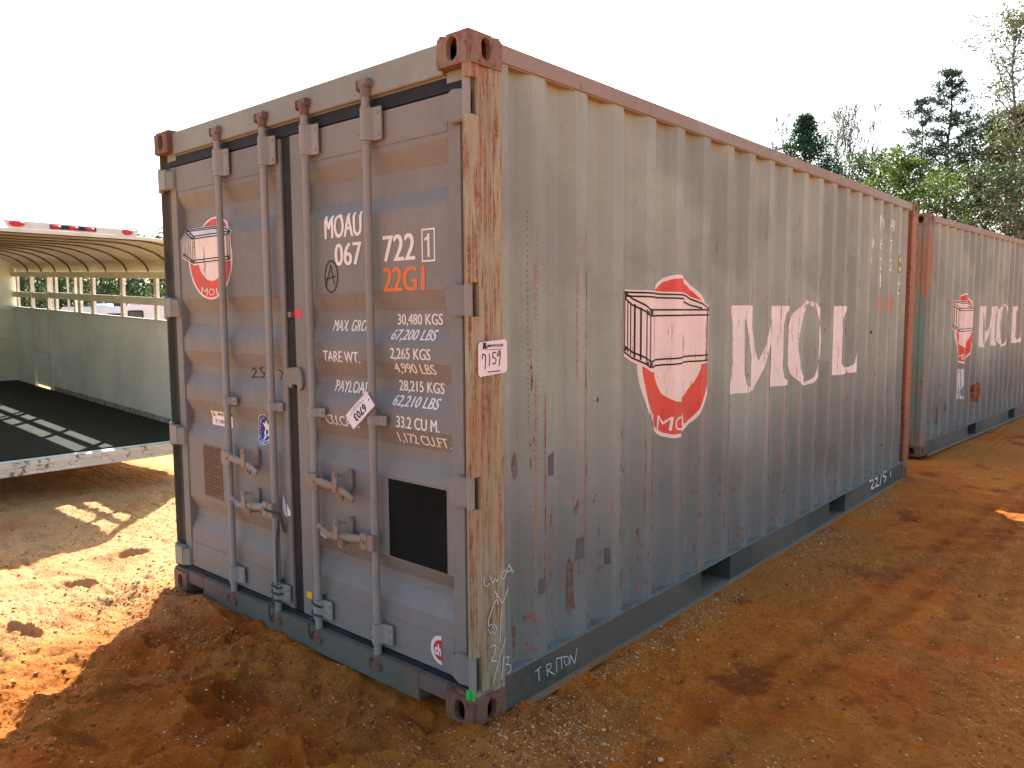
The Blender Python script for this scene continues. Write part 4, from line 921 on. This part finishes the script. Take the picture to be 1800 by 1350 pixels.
# ------------------------------------------------------------------ placing things beyond the yard
def at(px, D, z=0.0):
    """ground point seen at column px (of 1800), D metres ahead"""
    h = Vector((fw.x, fw.y, 0)).normalized(); r = Vector((rt.x, rt.y, 0)).normalized()
    p = CAM+h*D+r*((px-900)/1361.7*D); return Vector((p.x, p.y, z))
m_van = flat('white_van_paint', (.74, .75, .80), .4, .05); m_glass = flat('dark_window_glass', (.05, .06, .06), .15, .2, spec=.6); m_black = flat('black_trim', (.015, .015, .018), .6)
def van(px, D, rot, Lg, Hg, label, wins, roofbits=True):
    p = at(px, D); th = thing('parked_camper', label, 'camper', p, (0, 0, rot), 'white campers parked in front of the woods')
    m = MB(); m.prism([(-Lg/2, .45), (Lg/2, .45), (Lg/2+.04, .9), (Lg/2, Hg-.25), (Lg/2-.22, Hg), (-Lg/2+.2, Hg), (-Lg/2, Hg-.25), (-Lg/2-.03, .9)], 'y', -1.0, 1.0); m.build('body', m_van, th, bevel=.05)
    MB().box(-Lg/2-.04, Lg/2+.04, -1.012, 1.012, .43, .53).build('lower_trim', m_black, th)
    for x, z, w, h in wins:
        for s in (-1, 1):
            fr = MB().prism([(x+a, z+b) for a, b in ell(0, 0, w/2, h/2, 4)] if 0 else [(x-w/2+.05, z-h/2), (x+w/2-.05, z-h/2), (x+w/2, z-h/2+.05), (x+w/2, z+h/2-.05), (x+w/2-.05, z+h/2), (x-w/2+.05, z+h/2), (x-w/2, z+h/2-.05), (x-w/2, z-h/2+.05)], 'y', *sorted((s*1.001, s*1.02))).build('window', m_black, th)
            MB().box(x-w/2+.05, x+w/2-.05, *sorted((s*1.0205, s*1.024)), z-h/2+.05, z+h/2-.05).build('pane', m_glass, fr)
    if roofbits:
        MB().box(-.35, .35, -.3, .3, Hg, Hg+.16).build('roof_vent', m_van, th, bevel=.03)
    for x in (-Lg*.3, Lg*.3):
        for s in (-1, 1):
            w = MB().tube([(x, s*.80, .35), (x, s*.98, .35)], .35, 20).build('wheel', m_tyre, th); MB().disc((x, s*.985, .35), (0, s, 0), .18, .01, 14).build('rim', m_rim, w)
a0 = .70
van(186, 37, a0, 3.2, 2.02, 'white camper with a roof vent seen through the trailer windows, leftmost of the row', [(-.9, 1.55, .7, .55), (.9, 1.55, .5, .5)])
van(246, 36, a0+.1, 2.6, 1.98, 'low white camper with small rounded window, middle of the row behind the trailer', [(.35, 1.5, .42, .42), (-.6, 1.5, .7, .40)])
van(305, 33, a0+.2, 3.2, 2.08, 'white camper nearest the container edge, large black framed window', [(-1.15, 1.5, .6, .62), (.3, 1.5, .6, .5)])
sg = thing('sign_board', 'white sign board with a dark U on two posts, seen through the trailer window', 'sign', at(112, 27))
sg.rotation_euler = (0, 0, .715)
MB().box(-.34, .34, -.03, .03, 3.10, 3.50).build('board', m_van, sg); MB().box(-.3, -.25, -.02, .02, 0, 3.1).build('post', m_rim, sg); MB().box(.25, .3, -.02, .02, 0, 3.1).build('post', m_rim, sg)
me = fit(text_mesh('U', .04), .10, .24, 3.17, 3.37); conform(me, ('y', -.03), .002, 'lettering', m_ink, sg)

# ------------------------------------------------------------------ trees
def leafmat(name, c0, c1, c2, trans=.45):
    t = NT(name); g = t.n('ShaderNodeNewGeometry').outputs['Random Per Island']
    c = t.mix(t.ramp(g, .1, .5), c0, c1); c = t.mix(t.ramp(g, .6, .95), c, c2)
    t.out(c, .55, spec=.3)
    tl = t.n('ShaderNodeBsdfTranslucent'); t.put(tl.inputs[0], c); mx = t.n('ShaderNodeMixShader'); mx.inputs[0].default_value = trans
    t.t.links.new(t.b.outputs[0], mx.inputs[1]); t.t.links.new(tl.outputs[0], mx.inputs[2]); t.t.links.new(mx.outputs[0], t.t.nodes['Material Output'].inputs[0])
    return t.m
l_pine = leafmat('pine_needles', (.020, .040, .024), (.036, .068, .038), (.06, .10, .05), .25)
l_pineb = leafmat('bluish_pine_needles', (.022, .045, .033), (.04, .075, .052), (.07, .11, .08), .25)  # bluer needle green, used on the shorter pine
l_cedar = leafmat('cedar_leaves', (.015, .048, .02), (.025, .08, .033), (.045, .115, .045), .3)
l_spring = leafmat('spring_leaves', (.08, .095, .04), (.12, .14, .055), (.17, .19, .075), .45)
l_bright = leafmat('bright_green_leaves', (.05, .095, .02), (.09, .15, .03), (.14, .21, .05), .45)
l_mid = leafmat('mid_green_leaves', (.032, .055, .022), (.055, .09, .034), (.09, .13, .05), .4)
l_olive = leafmat('olive_leaves', (.05, .058, .022), (.085, .088, .03), (.13, .125, .05), .4)
l_dark = leafmat('dark_wood_leaves', (.018, .035, .014), (.04, .075, .025), (.10, .16, .05), .4)
m_bark = flat('grey_brown_bark', (.075, .055, .042), .9, .35, 6, .5)
m_barkp = flat('pale_bark', (.12, .10, .085), .9, .3, 6, .5)

def leafcloud(C, size, rs, aspect=2.2, jit=.6):
    """one small bent leaf (two triangles) per centre"""
    n = len(C); d = rs.randn(n, 3); d /= np.linalg.norm(d, axis=1)[:, None]
    e = rs.randn(n, 3); e -= d*(d*e).sum(1)[:, None]; e /= np.linalg.norm(e, axis=1)[:, None]
    s = size*(1-jit/2+jit*rs.rand(n))[:, None]
    V = np.stack([C-d*s/2, C+e*s/aspect/2, C+d*s/2, C-e*s/aspect/2], 1)
    F = np.arange(n*4).reshape(n, 4); return V.reshape(-1, 3), F
def tree(name, label, cat, base, H, crown0, spread, leaf, nleaf, lsize, bark, seed, kind='round', lean=(0, 0), nlimb=16, tr=.16, group=None, sub=5, clump=.5, needle=2.2, up=.35):
    """trunk, limbs and twigs as tapered tubes; leaves gathered in clumps along the twigs"""
    rs = np.random.RandomState(seed); th = thing(name, label, cat, base, (0, 0, 0), group)
    m = MB(); n = 7; tp = []; wob = rs.randn(n+1, 2)*.02*H*.35
    for i in range(n+1):
        f = i/n; tp.append(Vector((lean[0]*f*H+wob[i, 0]*f, lean[1]*f*H+wob[i, 1]*f, f*H-.1*(i == 0))))
    m.tube(tp, [tr*(1-.88*i/n)*(1.25 if i == 0 else 1) for i in range(n+1)], 7)
    def trunk(f): k = min(int(f*n), n-1); return tp[k].lerp(tp[k+1], f*n-k)
    clumps = []
    for j in range(nlimb):
        f = crown0+(1-crown0)*((j+.5)/nlimb)**(.85 if kind != 'pine' else .9)
        g = (f-crown0)/(1-crown0)
        if kind == 'pine': ln = spread*(.10+.90*(1-g)**.8)*(.45+.75*rs.rand())
        elif kind == 'cone': ln = spread*(1.02-g)*(.85+.3*rs.rand())
        elif kind == 'bare': ln = spread*(1-.7*g)*(.6+.6*rs.rand())
        else: ln = spread*math.sqrt(max(.06, 1-(1.7*g-.75)**2))*(.65+.6*rs.rand())
        a = j*2.4+rs.rand()*.9; uz = {'pine': .12+.35*g, 'cone': .1+.3*g, 'bare': .95, 'round': up+.7*g}[kind]
        p0 = trunk(min(f, .99)); d = Vector((math.cos(a), math.sin(a), uz)).normalized(); pts = [p0]
        for k in range(1, 5): pts.append(p0+d*ln*k/4+Vector((rs.randn()*.06, rs.randn()*.06, (.05*k*k*.06*ln if kind != 'cone' else -.01*k)+rs.randn()*.05))*ln*.8)
        r0 = tr*(1-.85*f)*.5+.008
        m.tube(pts, [r0*(1-.8*k/4) for k in range(5)], 5, cap=False)
        for s in range(sub):
            fr = .3+.7*(s+rs.rand())/sub; kk = min(int(fr*4), 3); q = pts[kk].lerp(pts[kk+1], fr*4-kk)
            dd = Vector((rs.randn(), rs.randn(), rs.randn()*.6+(.9 if kind == 'bare' else .25))).normalized()*ln*(.16+.22*rs.rand())
            if kind == 'bare': dd = (dd+Vector((0, 0, ln*.35)))
            m.tube([q, q+dd*.5+Vector((0, 0, .03)), q+dd], [r0*.3+.009, r0*.18+.008, .006], 4, cap=False)
            if kind == 'bare':
                for _ in range(3): e = q+dd*rs.rand(); m.tube([e, e+Vector((rs.randn()*.12, rs.randn()*.12, .28+.3*rs.rand()))], [.008, .004], 3, cap=False)
            clumps.append((q+dd, clump*(.6+.7*rs.rand()))); clumps.append((q+dd*.4, clump*.6))
        clumps.append((pts[-1], clump))
    if kind in ('pine', 'cone'): clumps += [(trunk(.97), clump*.5), (trunk(.99)+Vector((0, 0, .1)), clump*.35)]
    m.build('trunk', bark, th)
    if nleaf:
        cc = np.array([c[0][:] for c in clumps]); cr = np.array([c[1] for c in clumps]); w = cr**2*(.25+rs.rand(len(cr))); k = rs.choice(len(cc), nleaf, p=w/w.sum())
        g = rs.randn(nleaf, 3); g /= np.linalg.norm(g, axis=1)[:, None]; g *= (rs.rand(nleaf, 1)**.45)*cr[k][:, None]; g[:, 2] *= .62
        V, F = leafcloud(cc[k]+g, lsize, rs, needle); npmesh('crown', V, F, leaf, th)
    return th
GR = 'trees along the edge of the yard'
hz = 547
def hgt(ytop, D): return 1.586+(hz-ytop)/1361.7*D
def T(px, ytop, D, name, label, cat, **k): return tree(name, label, cat, at(px, D), hgt(ytop, D), group=GR, **k)
T(1650, 142, 34, 'pine_tree', 'tallest pine with a straight dark trunk and tufted crown behind the second container', 'pine tree', crown0=.34, spread=3.0, leaf=l_pine, nleaf=10500, lsize=.15, bark=m_bark, seed=21, kind='pine', nlimb=44, tr=.15, clump=.30, needle=3.5)
T(1606, 190, 37, 'pine_tree', 'shorter pine reaching left with bare lower twigs, just left of the tallest pine', 'pine tree', crown0=.40, spread=3.0, leaf=l_pineb, nleaf=7000, lsize=.15, bark=m_bark, seed=23, kind='pine', nlimb=30, tr=.12, clump=.30, needle=3.5)
T(1765, 205, 31, 'pine_tree', 'broad olive tinged pine at the right edge under the pale leafed tree', 'pine tree', crown0=.40, spread=2.4, leaf=l_olive, nleaf=11000, lsize=.16, bark=m_bark, seed=29, kind='pine', nlimb=22, tr=.13, clump=.45, needle=3)
T(1790, 62, 29, 'leafy_tree', 'tall thin tree with sparse pale yellow green leaves leaning at the right edge', 'tree', crown0=.45, spread=1.9, leaf=l_spring, nleaf=4200, lsize=.13, bark=m_barkp, seed=31, kind='round', nlimb=22, tr=.13, lean=(-.05, -.03), clump=.55, up=.9)
T(1408, 212, 42, 'cedar_tree', 'dense dark green conical evergreen rising above the first container roof', 'cedar tree', crown0=.25, spread=4.8, leaf=l_cedar, nleaf=24000, lsize=.15, bark=m_bark, seed=41, kind='cone', nlimb=110, tr=.12, clump=.36, needle=2.4)
T(1365, 225, 46, 'bare_tree', 'faint twiggy bare tree left of the conical evergreen', 'tree', crown0=.35, spread=2.6, leaf=l_spring, nleaf=700, lsize=.10, bark=m_barkp, seed=43, kind='bare', nlimb=40, tr=.07, clump=.5)
T(1462, 222, 44, 'leafy_tree', 'pale budding tree right of the conical evergreen', 'tree', crown0=.25, spread=2.8, leaf=l_spring, nleaf=4500, lsize=.11, bark=m_barkp, seed=47, kind='bare', nlimb=44, tr=.08, clump=.6)
T(1484, 212, 42, 'bare_tree', 'slim bare tree with upright pale twigs, between the budding tree and the reddish stems', 'tree', crown0=.3, spread=2.4, leaf=l_spring, nleaf=900, lsize=.10, bark=m_barkp, seed=53, kind='bare', nlimb=40, tr=.08, clump=.4)
T(1506, 198, 43, 'bare_tree', 'bare sapling with long thin stems standing furthest right of the leafless group', 'tree', crown0=.35, spread=1.8, leaf=l_spring, nleaf=100, lsize=.10, bark=m_bark, seed=59, kind='bare', nlimb=26, tr=.07, clump=.4, lean=(.04, .03))
T(1580, 296, 33, 'leafy_tree', 'bright yellow green bushy tree just above the end of the first container', 'tree', crown0=.2, spread=1.9, leaf=l_bright, nleaf=9000, lsize=.15, bark=m_bark, seed=61, kind='round', nlimb=26, tr=.10, clump=.5)
T(1530, 300, 38, 'leafy_tree', 'mid green rounded tree left of the bright yellow green one', 'tree', crown0=.2, spread=2.0, leaf=l_mid, nleaf=7000, lsize=.16, bark=m_bark, seed=67, kind='round', nlimb=24, tr=.11, clump=.6)
T(1690, 300, 33, 'leafy_tree', 'bare limbed green tree between the tallest pine and the olive pine', 'tree', crown0=.2, spread=2.2, leaf=l_mid, nleaf=4500, lsize=.14, bark=m_barkp, seed=71, kind='round', nlimb=26, tr=.10, clump=.6, up=.7)
T(1755, 330, 27, 'leafy_tree', 'low twiggy green tree behind the roof of the second container', 'tree', crown0=.15, spread=2.0, leaf=l_mid, nleaf=5500, lsize=.12, bark=m_barkp, seed=73, kind='round', nlimb=28, tr=.09, clump=.55, up=.6)
T(1830, 290, 28, 'leafy_tree', 'thin branched olive tree cut by the right edge of the view', 'tree', crown0=.2, spread=2.2, leaf=l_olive, nleaf=4500, lsize=.13, bark=m_barkp, seed=79, kind='round', nlimb=26, tr=.10, clump=.55, up=.7)
T(1635, 335, 30, 'leafy_tree', 'low mid green tree at the foot of the tallest pine', 'tree', crown0=.15, spread=1.7, leaf=l_bright, nleaf=4500, lsize=.12, bark=m_bark, seed=83, kind='round', nlimb=22, tr=.08, clump=.5)
# wood behind: one mass right, one seen through the trailer
def wood(px0, px1, D0, D1, htop, n, leaf, seed, lsize=.3):
    rs = np.random.RandomState(seed); Cs = []
    k = n//260
    for i in range(k):
        px = px0+(px1-px0)*rs.rand(); D = D0+(D1-D0)*rs.rand(); b = at(px, D); H = htop*(.7+.35*rs.rand()); r = 1.3+1.6*rs.rand(); zc = H*(.35+.45*rs.rand())
        g = rs.randn(260, 3); g /= np.linalg.norm(g, axis=1)[:, None]; g *= rs.rand(260, 1)**.4
        c = np.array(b[:])+g*np.array([r, r, min(r*1.3, H-zc)]); c[:, 2] += zc; Cs.append(c)
    V, F = leafcloud(np.concatenate(Cs), lsize, rs, 2.0); npmesh('woodland', V, F, leaf, None, kind='stuff')
wood(1530, 2050, 45, 62, 7.4, 21000, l_mid, 5)
T(1722, 236, 36, 'leafy_tree', 'full green tree filling the gap between the tallest pine and the olive pine', 'tree', crown0=.25, spread=2.4, leaf=l_mid, nleaf=9000, lsize=.15, bark=m_bark, seed=91, kind='round', nlimb=30, tr=.12, clump=.6, up=.6)
T(1845, 175, 33, 'pine_tree', 'dark pine half out of view at the right edge behind the pale leafed tree', 'pine tree', crown0=.3, spread=3.0, leaf=l_pine, nleaf=9000, lsize=.17, bark=m_bark, seed=93, kind='pine', nlimb=26, tr=.14, clump=.5, needle=3.2)
wood(-420, 420, 62, 80, 6.3, 42000, l_dark, 6, .34)
wood(-420, 420, 58, 62, 4.5, 9000, l_mid, 7, .3)
rsx = np.random.RandomState(77)
spots = [(-60, 'pale'), (25, 'x'), (48, 'x'), (74, 'x'), (112, 'x'), (150, 'x'), (172, 'x'), (200, 'x'), (214, 'x'), (232, 'x'), (258, 'x'), (276, 'x'), (300, 'x'), (330, 'x')]
for i, (px, _) in enumerate(spots):
    D = 50+6*rsx.rand(); lf = (l_dark, l_mid, l_bright)[(i*7) % 3 if px < 180 else (i % 2)]
    tree('woodland_tree', 'slim trunked tree in the dark woods seen through the trailer windows', 'tree', at(px, D), 6.0+.9*rsx.rand(), .32, 1.5, lf, 1600, .2, m_barkp if i % 2 else m_bark, 100+i, 'round', (0, 0), 12, .13, 'trees seen through the trailer windows', 3, .55)
